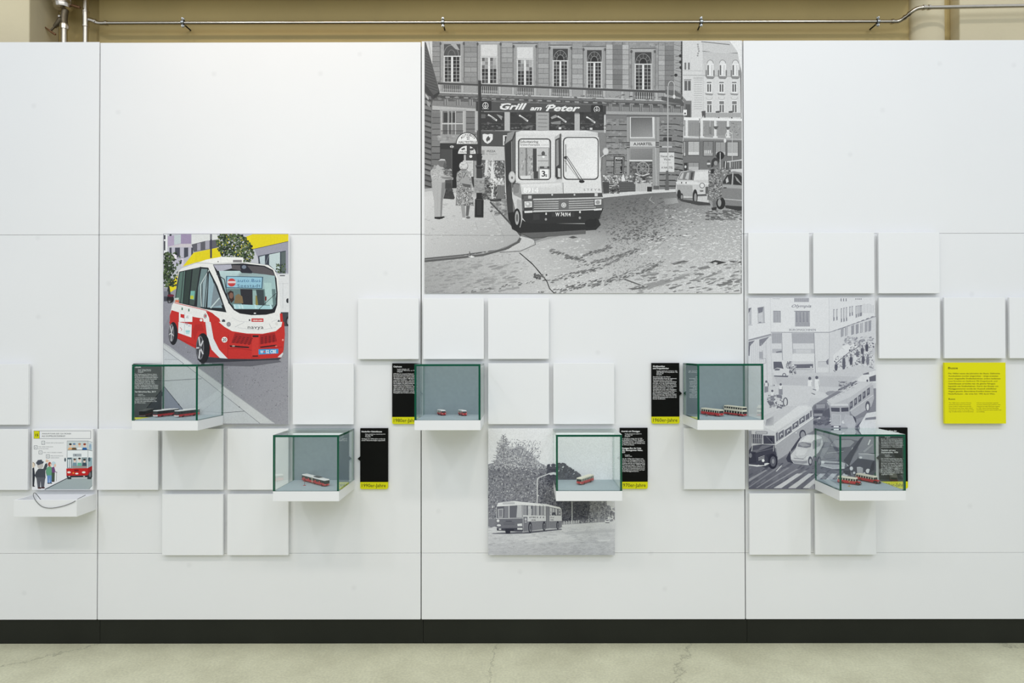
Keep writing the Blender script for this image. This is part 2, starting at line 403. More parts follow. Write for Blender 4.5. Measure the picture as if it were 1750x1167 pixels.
case('c4', 6, 3, False, 'glass case with a single red bus, overlapping the tree-lined road photo', True)
case('c5', 8, 2, True, 'glass case holding the double-decker model, right of the 1960s panel', False)
case('c6', 10, 3, False, 'glass case with two old bonneted buses, over the street traffic photo', True)

# ------------------------------------------------------------------ model buses
RED = mat('model_red', (192, 36, 42), 0.35, coat=0.3)
CREAM = mat('model_cream', (236, 229, 208), 0.4)
MWHITE = mat('model_white', (238, 238, 236), 0.4)
MGLASS = mat('model_dark_glazing', (38, 44, 46), 0.15)
MTYRE = mat('model_tyre', (24, 24, 25), 0.7)
MGREY = mat('model_grey_plastic', (84, 88, 92), 0.5)
HUB = mat('model_hub', (150, 60, 60), 0.5)
LAMP = mat('model_lamp', (238, 236, 220), 0.2)
def wheel(parent, x, y, rad, w):
    t = tube('wheel', [(x, y-w/2, rad), (x, y+w/2, rad)], rad, MTYRE, parent, 14)
    tube('hub', [(x, y-w/2-0.0003, rad), (x, y+w/2+0.0003, rad)], rad*0.5, HUB, t, 10)
def section(parent, x0, x1, W, H, lower, upper, roofm, belt, nwin, z0=0.0042, win_top=0.80, front=None, tag=''):
    """one bus body: skirt, glazed band with pillars, roof"""
    hz = z0+(H-z0)*belt; tz = z0+(H-z0)*win_top
    box('lower_body', (x0, -W/2, z0), (x1, W/2, hz), lower, parent, 0.0012, 2)
    box('window_band', (x0+0.0008, -W/2+0.0006, hz-0.0005), (x1-0.0008, W/2-0.0006, tz+0.0005), MGLASS, parent, 0.001, 1)
    box('roof', (x0, -W/2, tz), (x1, W/2, H), roofm, parent, min(0.0026, (H-tz)*0.45), 3)
    n = nwin; L = x1-x0; wp = L/n*0.2
    for k in range(n+1):
        xx = x0+L*k/n; xx = min(max(xx, x0+wp/2+0.0002), x1-wp/2-0.0002)
        for s in (-1, 1):
            box('window_pillar', (xx-wp/2, s*(W/2)-0.0007 if s > 0 else -W/2, hz-0.0003), (xx+wp/2, W/2 if s > 0 else -W/2+0.0007, tz+0.0003), upper, parent)
    return hz, tz
def bus(case_key, near_front, near_rear, kind, label, name='model_bus', L=None):
    """posed by where the near lower side of the body meets the case floor"""
    c, zf = CASES[case_key]
    a = at_z(near_front[0], near_front[1], zf); b = at_z(near_rear[0], near_rear[1], zf)
    d = (a-b).normalized(); ln = L or (a-b).length
    W = 0.029 if kind != 'mini' else 0.024
    side = Vector((-d.y, d.x, 0))
    if side.y < 0: side = -side
    mid = a-d*ln/2+side*W/2
    t = empty(name, (mid.x, mid.y, zf+0.0002), math.atan2(d.y, d.x), label=label, category='model bus', group='model buses inside the glass cases')
    # keep every corner of the body clear of the glass and of the back
    ext = [(sx*ln/2*d.x-sy*W/2*d.y, sx*ln/2*d.y+sy*W/2*d.x) for sx in (-1, 1) for sy in (-1, 1)]
    xl, xh = c.location.x+GT+0.004, c.location.x+TW-GT-0.004; yl, yh = -CD+GT+0.004, -TT-0.005
    t.location.x = min(max(t.location.x, xl-min(e_[0] for e_ in ext)), xh-max(e_[0] for e_ in ext))
    t.location.y = min(max(t.location.y, yl-min(e_[1] for e_ in ext)), yh-max(e_[1] for e_ in ext))
    h = ln/2
    if kind == 'modern':
        H = 0.034
        hz, tz = section(t, -h, h, W, H, RED, MGLASS, MWHITE, 0.36, 7, win_top=0.84)
        box('windscreen', (h-0.0006, -W*0.44, hz*0.85), (h+0.0007, W*0.44, tz*0.98), MGLASS, t, 0.0005)
        box('bumper', (h-0.001, -W*0.48, 0.0045), (h+0.0012, W*0.48, 0.0095), MWHITE, t, 0.0008)
        box('roof_unit', (-h*0.5, -W*0.3, H-0.001), (h*0.3, W*0.3, H+0.002), MWHITE, t, 0.0008)
        wx = (-h*0.48, h*0.58)
    elif kind == 'artic':
        H = 0.034; g = 0.007
        hz, tz = section(t, -h, -0.012, W, H, RED, MGLASS, MWHITE, 0.40, 5, win_top=0.78)
        section(t, -0.012+g, h, W, H, RED, MGLASS, MWHITE, 0.40, 6, win_top=0.78)
        bm = bmesh.new()
        for q in range(4): bm_box(bm, (-0.0125+q*g/4*1.1, -W*0.46, 0.006), (-0.0125+q*g/4*1.1+0.0014, W*0.46, H-0.002))
        finish(bm, 'bellows', CREAM, t)
        box('roof_pod', (0.0, -W*0.38, H-0.001), (h*0.45, W*0.38, H+0.0035), MGREY, t, 0.001)
        box('windscreen', (h-0.0006, -W*0.44, hz*0.75), (h+0.0007, W*0.44, tz), MGLASS, t, 0.0005)
        for xd in (-h*0.8, -h*0.38, h*0.22, h*0.6):
            box('red_door', (xd-0.006, -W/2-0.0006, 0.006), (xd+0.006, -W/2+0.0004, hz+0.006), RED, t)
        wx = (-h*0.72, h*0.12, h*0.78)
    elif kind == 'mini':
        H = 0.027
        hz, tz = section(t, -h, h*0.7, W, H, RED, CREAM, MWHITE, 0.38, 4, win_top=0.8)
        bm = bmesh.new(); bm_prism(bm, [(h*0.66, 0.0045), (h*1.0, 0.0045), (h*1.02, 0.011), (h*0.86, 0.0135), (h*0.74, 0.0225), (h*0.66, 0.0225)], -W/2, W/2)
        finish(bm, 'nose', RED, t)
        bm = bmesh.new(); bm_prism(bm, [(h*0.885, 0.0138), (h*0.775, 0.0215), (h*0.755, 0.0215), (h*0.855, 0.0138)], -W*0.42, W*0.42)
        finish(bm, 'windscreen', MGLASS, t)
        box('headband', (h*0.6, -W/2, 0.0215), (h*0.8, W/2, H-0.0015), MWHITE, t, 0.001)
        wx = (-h*0.5, h*0.6)
    elif kind == 'double':
        H = 0.047
        hz, tz = section(t, -h, h, W, H*0.60, RED, CREAM, CREAM, 0.34, 7, win_top=0.78)
        section(t, -h+0.0005, h-0.0015, W*0.99, H, CREAM, CREAM, CREAM, 0.32, 8, z0=H*0.56, win_top=0.72)
        box('windscreen', (h-0.0006, -W*0.42, hz), (h+0.0007, W*0.42, tz), MGLASS, t, 0.0005)
        box('upper_windscreen', (h-0.003, -W*0.42, H*0.70), (h-0.0008, W*0.42, H*0.88), MGLASS, t, 0.0005)
        wx = (-h*0.55, h*0.55)
    elif kind == 'cream':
        H = 0.034
        hz, tz = section(t, -h, h, W, H, RED, CREAM, CREAM, 0.44, 8, win_top=0.76)
        box('windscreen', (h-0.0006, -W*0.43, hz), (h+0.0007, W*0.43, tz), MGLASS, t, 0.0005)
        box('destination_box', (h-0.002, -W*0.25, H-0.0045), (h+0.0012, W*0.25, H-0.001), CREAM, t, 0.0006)
        box('bumper', (h-0.001, -W*0.48, 0.0045), (h+0.0013, W*0.48, 0.0065), MGREY, t, 0.0005)
        wx = (-h*0.52, h*0.55)
    else:                                                      # bonneted
        H = 0.034; hb = h*0.66
        hz, tz = section(t, -h, hb, W, H, RED, CREAM, CREAM, 0.46, 7, win_top=0.76)
        box('windscreen', (hb-0.0006, -W*0.42, hz), (hb+0.0007, W*0.42, tz), MGLASS, t, 0.0005)
        box('bonnet', (hb-0.001, -W*0.24, 0.006), (h, W*0.24, 0.0175), RED, t, 0.002, 3)
        box('radiator', (h-0.0006, -W*0.18, 0.0065), (h+0.0008, W*0.18, 0.0155), MGREY, t, 0.0006)
        for s in (-1, 1):
            bm = bmesh.new(); y0, y1 = (s*W*0.24, s*W*0.5)
            bm_prism(bm, [(hb-0.001, 0.0045), (hb-0.001, 0.012), (hb+0.006, 0.0128), (h-0.005, 0.0105), (h-0.001, 0.005), (h-0.003, 0.005), (h-0.008, 0.0088), (hb+0.002, 0.0088)], min(y0, y1), max(y0, y1))
            finish(bm, 'mudguard', MTYRE, t)
        box('front_bumper', (h-0.0005, -W*0.5, 0.0045), (h+0.0015, W*0.5, 0.0065), MTYRE, t, 0.0005)
        wx = (-h*0.55, h-0.0075)
    for x in wx:
        for s in (-1, 1): wheel(t, x, s*(W/2-0.0025), 0.0055, 0.0062)
    for s in (-1, 1):
        tube('headlight', [(h+0.0004, s*W*0.34, 0.0098), (h+0.0018, s*W*0.34, 0.0098)], 0.0016, LAMP, t, 10)
    return t
bus('c1', (270, 713.3), (300, 709.7), 'modern', 'red and white model bus standing further left and partly behind its twin', L=0.138)
bus('c1', (306, 713.6), (353.3, 707.9), 'modern', 'red and white model bus in front, crossing the corner of its case', L=0.138)
bus('c2', (555.1, 831.2), (517.2, 820.9), 'artic', 'articulated red and white model bus with grey roof pod', name='articulated_model_bus')
bus('c3', (754.7, 710.4), (743.3, 707.6), 'mini', 'stubby red and white model bus on the left of the pair', name='model_minibus', L=0.066)
bus('c3', (790.3, 711), (777.5, 707.4), 'mini', 'stubby red and white model bus on the right of the pair', name='model_minibus', L=0.072)
bus('c4', (994, 829.3), (1018, 821.2), 'cream', 'lone red model bus with cream roof, nose turned to the left', L=0.128)
bus('c5', (1223.8, 710.6), (1193.7, 706.6), 'cream', 'single-deck red and cream model bus beside the double-decker')
bus('c5', (1263.4, 710.6), (1232.2, 706.6), 'double', 'double-decker model bus, red below and cream above', name='model_double_decker_bus')
bus('c6', (1469, 830), (1431, 825), 'bonnet', 'older red model bus with bonnet, nearer the front glass')
bus('c6', (1496, 826.2), (1459.5, 819), 'bonnet', 'older red model bus with bonnet, further back near the black panel')
def stop_sign(key, px, py, h, plate, label):
    c, zf = CASES[key]; p = at_z(px, py, zf)
    t = empty('miniature_bus_stop_sign', (p.x, p.y, zf+0.0002), label=label, category='model sign')
    tube('foot', [(0, 0, 0), (0, 0, 0.0015)], 0.0065, plate, t, 14)
    tube('post', [(0, 0, 0.001), (0, 0, h)], 0.0009, MGREY, t, 8)
    tube('sign_plate', [(0, -0.0006, h-0.003), (0, 0.0006, h-0.003)], 0.0032, plate, t, 14)
stop_sign('c2', 520.5, 829.5, 0.024, RED, 'tiny stop sign with red foot in front of the articulated bus')
stop_sign('c6', 1451.5, 831, 0.026, mat('model_yellow', (205, 165, 60), 0.5), 'tiny yellowish stop sign in front of the bonneted buses')
stop_sign('c5', 1207.5, 711, 0.011, MGREY, 'tiny grey stop sign in front of the cream and red bus')

# ------------------------------------------------------------------ leaflet tray below the cartoon board
x, z = cell(-2, 4)
zt, zb = at_y(57, 843.5, 0).z, at_y(57, 871, 0).z
DT = 0.152
tray = empty('leaflet_tray', (x, 0, zb), label='open white tray mounted on the wall below the cartoon board', category='tray')
hh = zt-zb; q = 0.009
box('tray_floor', (q, -DT+q, 0), (TW-q, -q, q), TILEW, tray)
box('front_board', (0, -DT, 0), (TW, -DT+q-0.0002, hh), TILEW, tray, 0.0008)
box('back_board', (0, -q+0.0002, 0), (TW, -0.0003, hh), TILEW, tray, 0.0008)
box('side_board', (0, -DT+q, 0), (q-0.0002, -q, hh), TILEW, tray, 0.0008)
box('side_board', (TW-q+0.0002, -DT+q, 0), (TW, -q, hh), TILEW, tray, 0.0008)
WIRE = mat('grey_steel_cord', (92, 94, 94), 0.4, 0.5)
YF = -DT-0.004
zin = zb+hh*0.55
pts = [at_y(70.5, 855, -0.10), at_y(66, 849, -0.115), at_y(61, 843, -0.13), at_y(58, 842.5, -0.14), at_y(57, 846, -0.148), at_y(59, 852, YF), at_y(64, 859, YF), at_y(72, 865.5, YF), at_y(82, 868, YF), at_y(94, 867.5, YF), at_y(110, 864, YF),
       at_y(122, 859.5, YF), at_y(128.5, 856, -DT-0.001), at_y(134, 852, -0.125), at_y(140, 849, -0.10), at_y(146, 846, -0.08)]
cord = tube('tether_cord', smooth_path(pts, 5), 0.0014, WIRE, None, 8)
cord['label'] = 'thin grey cord looped over the front of the white tray'; cord['category'] = 'cord'

# ------------------------------------------------------------------ printing: flat inked shapes on a sheet
FONT_CACHE = {}
def glyphs(s, bold=0.0, shear=0.0, space=1.0):
    key = (s, bold, shear, space)
    if key in FONT_CACHE: return FONT_CACHE[key]
    cu = bpy.data.curves.new('type', 'FONT'); cu.body = s; cu.offset = bold; cu.shear = shear; cu.space_character = space
    cu.resolution_u = 2
    ob = bpy.data.objects.new('type', cu); COL.objects.link(ob)
    dg = bpy.context.evaluated_depsgraph_get()
    me = bpy.data.meshes.new_from_object(ob.evaluated_get(dg))
    v = np.array([w.co[:2] for w in me.vertices]) if len(me.vertices) else np.zeros((0, 2))
    fcs = [tuple(pl.vertices) for pl in me.polygons]
    bpy.data.objects.remove(ob); bpy.data.curves.remove(cu); bpy.data.meshes.remove(me)
    FONT_CACHE[key] = (v, fcs)
    return v, fcs
CAPH = 0.69

class Sheet:
    """collects coloured flat shapes measured on the photograph and prints them on a board face"""
    DZ = 1.0e-5
    def __init__(self, x0, y0, x1, y1, Y, gain=1.0):
        self.b = (x0, y0, x1, y1); self.Y = Y; self.gain = gain
        self.o = (0, 0, 1.0)
        self.V = []; self.F = []; self.C = []
        self.H = np.zeros((int(y1-y0)+3, int(x1-x0)+3), dtype=np.int32)
    def frame(self, ox, oy, k): self.o = (ox, oy, k)
    def px(self, p): ox, oy, k = self.o; return (ox+p[0]/k, oy+p[1]/k)
    def col(self, c):
        if isinstance(c, (int, float)): c = (c, c, c)
        return tuple(min(1, v*self.gain) for v in lin(c))
    def clip(self, pts):
        x0, y0, x1, y1 = self.b
        for ax, lim, sg in ((0, x0, 1), (0, x1, -1), (1, y0, 1), (1, y1, -1)):
            out = []
            for i in range(len(pts)):
                a, b = pts[i-1], pts[i]
                ia, ib = sg*(a[ax]-lim) >= 0, sg*(b[ax]-lim) >= 0
                if ia != ib:
                    t = (lim-a[ax])/(b[ax]-a[ax]); out.append((a[0]+(b[0]-a[0])*t, a[1]+(b[1]-a[1])*t) + tuple(a[k]+(b[k]-a[k])*t for k in range(2, len(a))))
                if ib: out.append(b)
            pts = out
            if len(pts) < 3: return []
        return pts
    def level(self, pts):
        xs = [p[0] for p in pts]; ys = [p[1] for p in pts]
        a, b = int(min(xs)-self.b[0]), int(max(xs)-self.b[0])+1; c, d = int(min(ys)-self.b[1]), int(max(ys)-self.b[1])+1
        sub = self.H[max(c, 0):d+1, max(a, 0):b+1]
        l = int(sub.max())+1 if sub.size else 1
        sub[...] = l
        return l
    def emit(self, pts, cols, lv):
        n = len(self.V)
        for p, c in zip(pts, cols): self.V.append((p[0], p[1], lv)); self.C.append(c)
        self.F.append(tuple(range(n, n+len(pts))))
    def P(self, pts, c):
        pts = self.clip([self.px(p) for p in pts])
        if pts: cc = self.col(c); self.emit(pts, [cc]*len(pts), self.level(pts))
    def G(self, pts, cs):
        """polygon with a tone per corner"""
        q = [self.px(p)+self.col(c) for p, c in zip(pts, cs)]
        q = self.clip(q)
        if q: self.emit([p[:2] for p in q], [p[2:] for p in q], self.level(q))
    def R(self, x0, y0, x1, y1, c): self.P([(x0, y0), (x1, y0), (x1, y1), (x0, y1)], c)
    def E(self, cx, cy, rx, ry, c, n=18, a0=0, a1=360):
        pts = [(cx+rx*math.cos(math.radians(a0+(a1-a0)*k/n)), cy+ry*math.sin(math.radians(a0+(a1-a0)*k/n))) for k in range(n+(0 if a1-a0 == 360 else 1))]
        self.P(pts, c)
    def L(self, pts, w, c):
        for (xa, ya), (xb, yb) in zip(pts, pts[1:]):
            d = math.hypot(xb-xa, yb-ya) or 1; nx, ny = -(yb-ya)/d*w/2, (xb-xa)/d*w/2
            ex, ey = (xb-xa)/d*w*0.25, (yb-ya)/d*w*0.25
            self.P([(xa+nx-ex, ya+ny-ey), (xb+nx+ex, yb+ny+ey), (xb-nx+ex, yb-ny+ey), (xa-nx-ex, ya-ny-ey)], c)
    def ring(self, cx, cy, rx, ry, w, c, n=24, a0=0, a1=360):
        self.L([(cx+rx*math.cos(math.radians(a0+(a1-a0)*k/n)), cy+ry*math.sin(math.radians(a0+(a1-a0)*k/n))) for k in range(n+1)], w, c)
    def scatter(self, n, area_fn, size, cols, ang=None, aspect=1.0, sides=5, seed=1):
        """many small flecks: area_fn(rnd) -> point in frame coordinates (or None)"""
        rnd = random.Random(seed)
        for k in range(n):
            p = area_fn(rnd)
            if p is None: continue
            s = size*(0.5+rnd.random()); a = (rnd.random()*6.28 if ang is None else math.radians(ang(p) if callable(ang) else ang)+rnd.gauss(0, .08))
            c = cols(p, rnd) if callable(cols) else rnd.choice(cols)
            pts = []
            for q in range(sides):
                t = 2*math.pi*q/sides; r_ = 0.7+0.5*rnd.random()
                ex, ey = s*r_*math.cos(t)*aspect, s*r_*math.sin(t)
                pts.append((p[0]+ex*math.cos(a)-ey*math.sin(a), p[1]+ex*math.sin(a)+ey*math.cos(a)))
            self.P(pts, c)
    def T(self, s, x, y, cap, c, w=None, bold=0.0, shear=0.0, rot=0.0, space=1.0, align='l'):
        if bold > 0 and 'M' in s:                    # the bold cut of M is drawn by overprinting
            for dx in (-0.6, 0.6): self.T(s, x+dx*bold*cap/CAPH, y, cap, c, w, 0.0, shear, rot, space, align)
            return
        v, fcs = glyphs(s, bold, shear, space)
        if not len(v): return
        k = cap/CAPH; kx = k
        wid = v[:, 0].max()-v[:, 0].min()
        if w: kx = w/wid
        off = {'l': v[:, 0].min(), 'c': (v[:, 0].max()+v[:, 0].min())/2, 'r': v[:, 0].max()}[align]
        cr, sr = math.cos(math.radians(rot)), math.sin(math.radians(rot))
        q = []
        for a, b in v:
            dx, dy = (a-off)*kx, -b*k
            q.append(self.px((x+dx*cr-dy*sr, y+dx*sr+dy*cr)))
        x0, y0, x1, y1 = self.b
        lv = self.level(q); cc = self.col(c); n = len(self.V)
        for p in q: self.V.append((min(max(p[0], x0), x1), min(max(p[1], y0), y1), lv)); self.C.append(cc)
        for f_ in fcs: self.F.append(tuple(n+i for i in f_))
    def build(self, name, m, parent):
        wv = []
        for a, b, l in self.V:
            p = at_y(a, b, self.Y); wv.append((p.x-parent.location.x, self.Y-0.00004-l*self.DZ-parent.location.y, p.z-parent.location.z))
        me = bpy.data.meshes.new(name); me.from_pydata(wv, [], self.F)
        ca = me.color_attributes.new('ink', 'FLOAT_COLOR', 'POINT')
        ca.data.foreach_set('color', np.array([(*c, 1.0) for c in self.C], dtype=np.float32).ravel())
        me.update()
        return new_obj(name, me, m, parent)

def board(name, i, j, ni, nj, m, label, category, th=TT):
    x, z = cell(i, j+nj-1)
    w, h = (ni-1)*P+TW, (nj-1)*P+TW
    t = empty(name, (x+w/2, 0, z), label=label, category=category)
    box('backing_board', (-w/2, -th, 0), (w/2, -TB, h), m, t, 0.0008)
    box('spacer', (-w/2+0.014, -TB+0.0002, 0.014), (w/2-0.014, -0.0002, h-0.014), m, t)
    return t, x, z, w, h
def to_px(X, Y, Z):
    d = ROWS @ np.array([X-CAM.x, Y-CAM.y, Z-CAM.z])
    return 875+SHX+FPX*d[0]/d[1], 583.5+SHY-FPX*d[2]/d[1]
def px_rect(x, z, w, h, Y):
    a = to_px(x, Y, z+h); b = to_px(x+w, Y, z)
    return a[0], a[1], b[0], b[1]

# ------------------------------------------------------------------ black decade panels
WT = 236
def decade(i, half, j, arrow, decade_text, head, meta, body, label, head2=None, meta2=None, body2=None):
    x, z = cell(i, j); w = 0.1415
    x += 0.0085 if half == 'l' else TW-w+0.003
    th = 0.012
    t = empty('decade_panel', (x, 0, z), label=label, category='text panel', group='black decade panels')
    yb = 0.036
    bm = bmesh.new(); am, ah = TW*0.5, 0.012
    pts = [(0, yb), (w, yb), (w, TW), (0, TW)]
    if arrow == 'r': pts = [(0, yb), (w, yb), (w, am-ah), (w+0.0135, am), (w, am+ah), (w, TW), (0, TW)]
    else: pts = [(0, yb), (w, yb), (w, TW), (0, TW), (0, am+ah), (-0.0135, am), (0, am-ah)]
    bm_prism(bm, pts, -th, -0.0002); finish(bm, 'black_board', BLACKM, t)
    bm = bmesh.new(); r_ = 0.008
    pts = [(0, yb-0.0002)]
    pts += [(r_-r_*math.cos(a), r_-r_*math.sin(a)) for a in (0, .39, .78, 1.18, 1.57)]
    pts += [(w-r_+r_*math.sin(a), r_-r_*math.cos(a)) for a in (0, .39, .78, 1.18, 1.57)]
    pts += [(w, yb-0.0002)]
    bm_prism(bm, pts, -th, -0.0002); bd = finish(bm, 'yellow_band', YBAND, t)
    x0, y0, x1, y1 = px_rect(x, z, w, TW, -th)
    pw, ph = x1-x0, y1-y0
    s = Sheet(x0, y0, x1, y1, -th); s.frame(x0, y0, 1)
    yy = 0.052*ph
    for ln in head: s.T(ln, 2.3, yy+1.4, 2.5, WT, bold=0.022); yy += 3.55
    yy += 0.9
    for ln in meta: s.T(ln, 8.6, yy+1.0, 1.55, WT, bold=0.01); yy += 2.15
    yy += 1.6
    for ln in body: s.T(ln, 2.3, yy+1.0, 1.75, WT, bold=0.012, w=None if len(ln) < 26 else min(40.5, len(ln)*1.16)); yy += 2.68
    if head2:
        yy += 3.0
        for ln in head2: s.T(ln, 2.3, yy+1.4, 2.5, WT, bold=0.022); yy += 3.55
        yy += 0.9
        for ln in meta2: s.T(ln, 8.6, yy+1.0, 1.45, WT, bold=0.006); yy += 2.15
        yy += 2.2
        for ln in body2: s.T(ln, 2.3, yy+1.0, 1.75, WT, bold=0.012, w=None if len(ln) < 26 else min(40.5, len(ln)*1.16)); yy += 2.68
    s.build('lettering', PRINT_FLAT, t)
    s = Sheet(x0, y0, x1, y1, -th); s.frame(x0, y0, 1)
    s.T(decade_text, 2.6, ph-3.3, 5.9, 22, w=pw-6.2, bold=0.004)
    s.build('decade_lettering', PRINT_FLAT, t)
decade(-1, 'r', 2, 'r', '2010er-Jahre', ['E-Busse'], ['Marke: Siemens/Rampini', 'Wien, seit 2012: 2A, 3A', 'Fotografie'],
       ['Der Siegeszug der kleinen, leisen', 'Busse ist unaufhaltsam: emissions-', 'frei. Durch einen kombinierten Elektro-', 'antrieb können sie die Innenstadt', 'ohne Abgase durchqueren. Nach', 'der Stromzufuhr über die Ober-', 'leitung fahren sie weiter ohne', 'zu laden. Lange Standzeiten entfallen', 'dank der Schnellladung. Die Buslinie', 'in Wien war europaweit ein Vorbild.'],
       'black panel with white text seen through the glass beside the colour bus photo',
       ['Der fahrerlose Bus, 2019'], ['Fotografie', 'Wiener Linien'], ['In 2019 fuhr hier in der Seestadt', 'erstmals ein autonomer Kleinbus', 'im Test: der erste fahrerlose Bus', 'der Wiener Linien.'])
decade(3, 'l', 3, 'l', '1990er-Jahre', ['Niederflur-Gelenkbusse'], ['Marke: Gräf & Steyr NL/NG 202 M12', 'seit 1992: 1:87', 'Fotografie'],
       ['Zu Beginn der 1990er-Jahre wurden die', 'ersten Niederflurwagen angeschafft.'], 'black panel reading 1990er-Jahre')
decade(3, 'r', 2, 'r', '1980er-Jahre', ['Citybusse'], ['Modell 1A/2A/3A, 1:87', 'Citybus der Marke Steyr, um 1980', 'Fotografie'],
       ['1978 fahren erstmals Citybusse der', 'Firma Steyr durch die Wiener Innenstadt.', 'Sie waren für enge und verwinkelte', 'Altstadtgassen konzipiert. 1988 übernahmen', 'ungarische Midibusse – mit ihnen', 'kamen die ersten Niederflurbusse –', 'ihre Aufgabe. Ab 2000 belieferten die', 'ausgemusterten Kleinbusse als', 'Wiener Linien mit Citybussen. Sie sind', 'dafür Lieferwagen zu Autobussen um', 'dann Citybus seit der neue und die neue', 'Fahrzeugserie elektrisch – so können', 'Fahrgäste barrierefrei einsteigen.'], 'black panel reading 1980er-Jahre')
decade(7, 'r', 2, 'r', '1960er-Jahre', ['Großraumbus', 'und Doppeldecker'], ['Modelle: Gräf & Stift 120 OA 62, 1960', 'ÖAF DD2 FU 170, Doppeldecker 1962', 'Maßstab 1:87', 'Fotografie'],
       ['Zum Schutzwagen der Wiener', 'Verkehrsbetriebe wurde der sogenannte', 'Großraum-Autobus. Das Modell', '„Überland“ hatte eine besondere Einrichtung,', 'mit dem er in der Straßenbahnlinie', 'verkehrte. Das Modell zu Tag 5 fuhr', 'weniger neben einem Autobuslinienpaar', 'aber mehr Kilometer – es wurde', 'zum Platz für noch mehr Passagiere.', 'Ab 1961 die Linie 13 mit Doppeldeckern,', 'als Stadtlinie eingesetzt wurde.', 'Daher entstand seit 1963 dieser Doppel-', 'stockautobus 5 in Wien. Bietet eben noch die', 'gleiche Fahrgastkapazität erreicht wie', 'mit der Straßenbahn.'], 'black panel reading 1960er-Jahre')
decade(7, 'l', 3, 'l', '1970er-Jahre', ['Antrieb mit Flüssiggas'], ['Modell: Gräf & Stift LU200 M11', 'seit 1977: 1:87', 'Fotografie'],
       ['Vor 50 Jahren prägte der LU 200', 'das Stadtbild von Wien: Stadtbild', 'mit Flüssiggas-Antrieb – ausschließlich mit', 'umweltschonendem Antrieb. Gelangte heute', 'seit 1976 zum Einsatz.'], 'black panel reading 970er-Jahre, its left edge behind the case corner',
       ['Flüssiggas-Bus der Linie', '48A, Baumgartner Höhe,', '1979'], ['Fotografie', 'Wiener Linien'],
       ['Ende der 1970er-Jahre begann man,', 'die Busse mit Flüssiggasmotoren aus-', 'zustatten. Mit dem Gemisch aus Propan', 'und Butan ließ sich der Rußausstoß um', '97 Prozent verringern. 1977 bis 1979', 'stiegen die Wiener Linien auf Benzin um.', 'Das Gerät. Die Umweltemissionen ist der', 'Schadstoffausstoß wesentlich geringer', 'als bei Flüssiggasmotoren.'])
decade(11, 'l', 3, 'l', '1950er-Jahre', ['Vom Stadtbus der', 'Nachkriegszeit, 1956'], ['Modelle 1:87', 'Fotografie'],
       ['Bis zum 1950 hat elektrischen Oberbussen', 'fuhr auch ein Bus vom Bombardierten in', 'die unterschiedlichsten Wohnsiedlungen.', 'Diese Busse waren bis weithin selten im', 'Linienbetrieb mit Motoren Fahrzeughändler', 'und wurden um 1960 eingestellt.'], 'black panel partly above and behind the rightmost glass case',
       ['Verkehr auf dem', 'Stephansplatz, 1956'], ['Fotografie', 'Wiener Linien'],
       ['Der Zweite Weltkrieg hatte fast alle', 'Fahrzeuge des Wiener Verkehrsbetriebes', 'zerstört. Im März 1945 war kein einziger', 'Bus mehr einsatzfähig. Erst nach dem', 'Krieg wurden die ersten angekauft.', 'Die Wagen von Gräf & Stift lieferte auf', 'den Linien 1950 bis schon nach da in', 'Betrieb. Stadtbusse, 1956 führte er zur', 'Steuerbahn umgebaut, und verkehrt auf dem', 'mit der Stephanslinie 1 A der 1950er', 'ausgeliefert wurden.'])

# ------------------------------------------------------------------ yellow text board
t, x, z, w, h = board('text_board', 12, 2, 1, 1, YELLOW, 'square yellow board with dark text headed Busse', 'text board')
x0, y0, x1, y1 = px_rect(x, z, w, h, -TT)
s = Sheet(x0, y0, x1, y1, -TT); s.frame(1600, 610, 9.333); K = (52, 50, 16)
s.T('Busse', 190, 192, 34, K, w=155, bold=0.016)
for k, (ln, wd) in enumerate((('Die 1960er waren das Jahrzehnt der Busse. Zahlreiche', 825), ('Autobuslinien wurden eingerichtet – einige ersetzten', 795), ('zuvor eingestellte Straßenbahnlinien, andere bedienten', 833), ('neue Strecken am Stadtrand. Mit Doppelstock- und', 780), ('Gelenkbussen erreichte man die gleiche Fahrgast-', 755), ('kapazität wie Straßenbahnen. Durch den Einsatz von', 798), ('Flüssiggasmotoren wurde der Ausstoß schädlicher', 770), ('Abgase gesenkt. Besonderen Komfort bieten heute', 775), ('Niederflurbusse – der erste fuhr 1992 durch Wien.', 745))):
    s.T(ln, 192, 273+k*40.6, 21, K, w=wd, bold=0.014)
s.T('Buses', 196, 682, 25, K, w=105, bold=0.012)
for k, (ln, wd) in enumerate((('The 1960s were a decade of buses:', 360), ('several bus lines were introduced,', 352), ('some of which replaced previously', 358), ('discontinued tram lines, while others', 383), ('covered new routes at the fringe of the', 400), ('city. Double deckers and bendy buses', 395))):
    s.T(ln, 200, 738+k*28.3, 15, K, w=wd, bold=0.004)
for k, (ln, wd) in enumerate((('had the same passenger capacity', 345), ('as trams. Exhaust gas pollution was', 378), ('reduced through liquid gas engines.', 372), ('In 1992, Vienna started operating', 345), ('low-floor buses for extra comfort and', 390), ('accessibility.', 130))):
    s.T(ln, 645, 738+k*28.3, 15, K, w=wd, bold=0.004)
s.build('lettering', PRINT_FLAT, t)

# ------------------------------------------------------------------ cartoon quiz board
t, x, z, w, h = board('cartoon_board', -2, 3, 1, 1, TILEW, 'square cartoon board of a queue waiting for a red double-decker bus', 'picture board')
x0, y0, x1, y1 = px_rect(x, z, w, h, -TT)
s = Sheet(x0+0.4, y0+0.4, x1-0.4, y1-0.4, -TT); s.frame(0, 720, 6.483)
INK = (48, 52, 60)
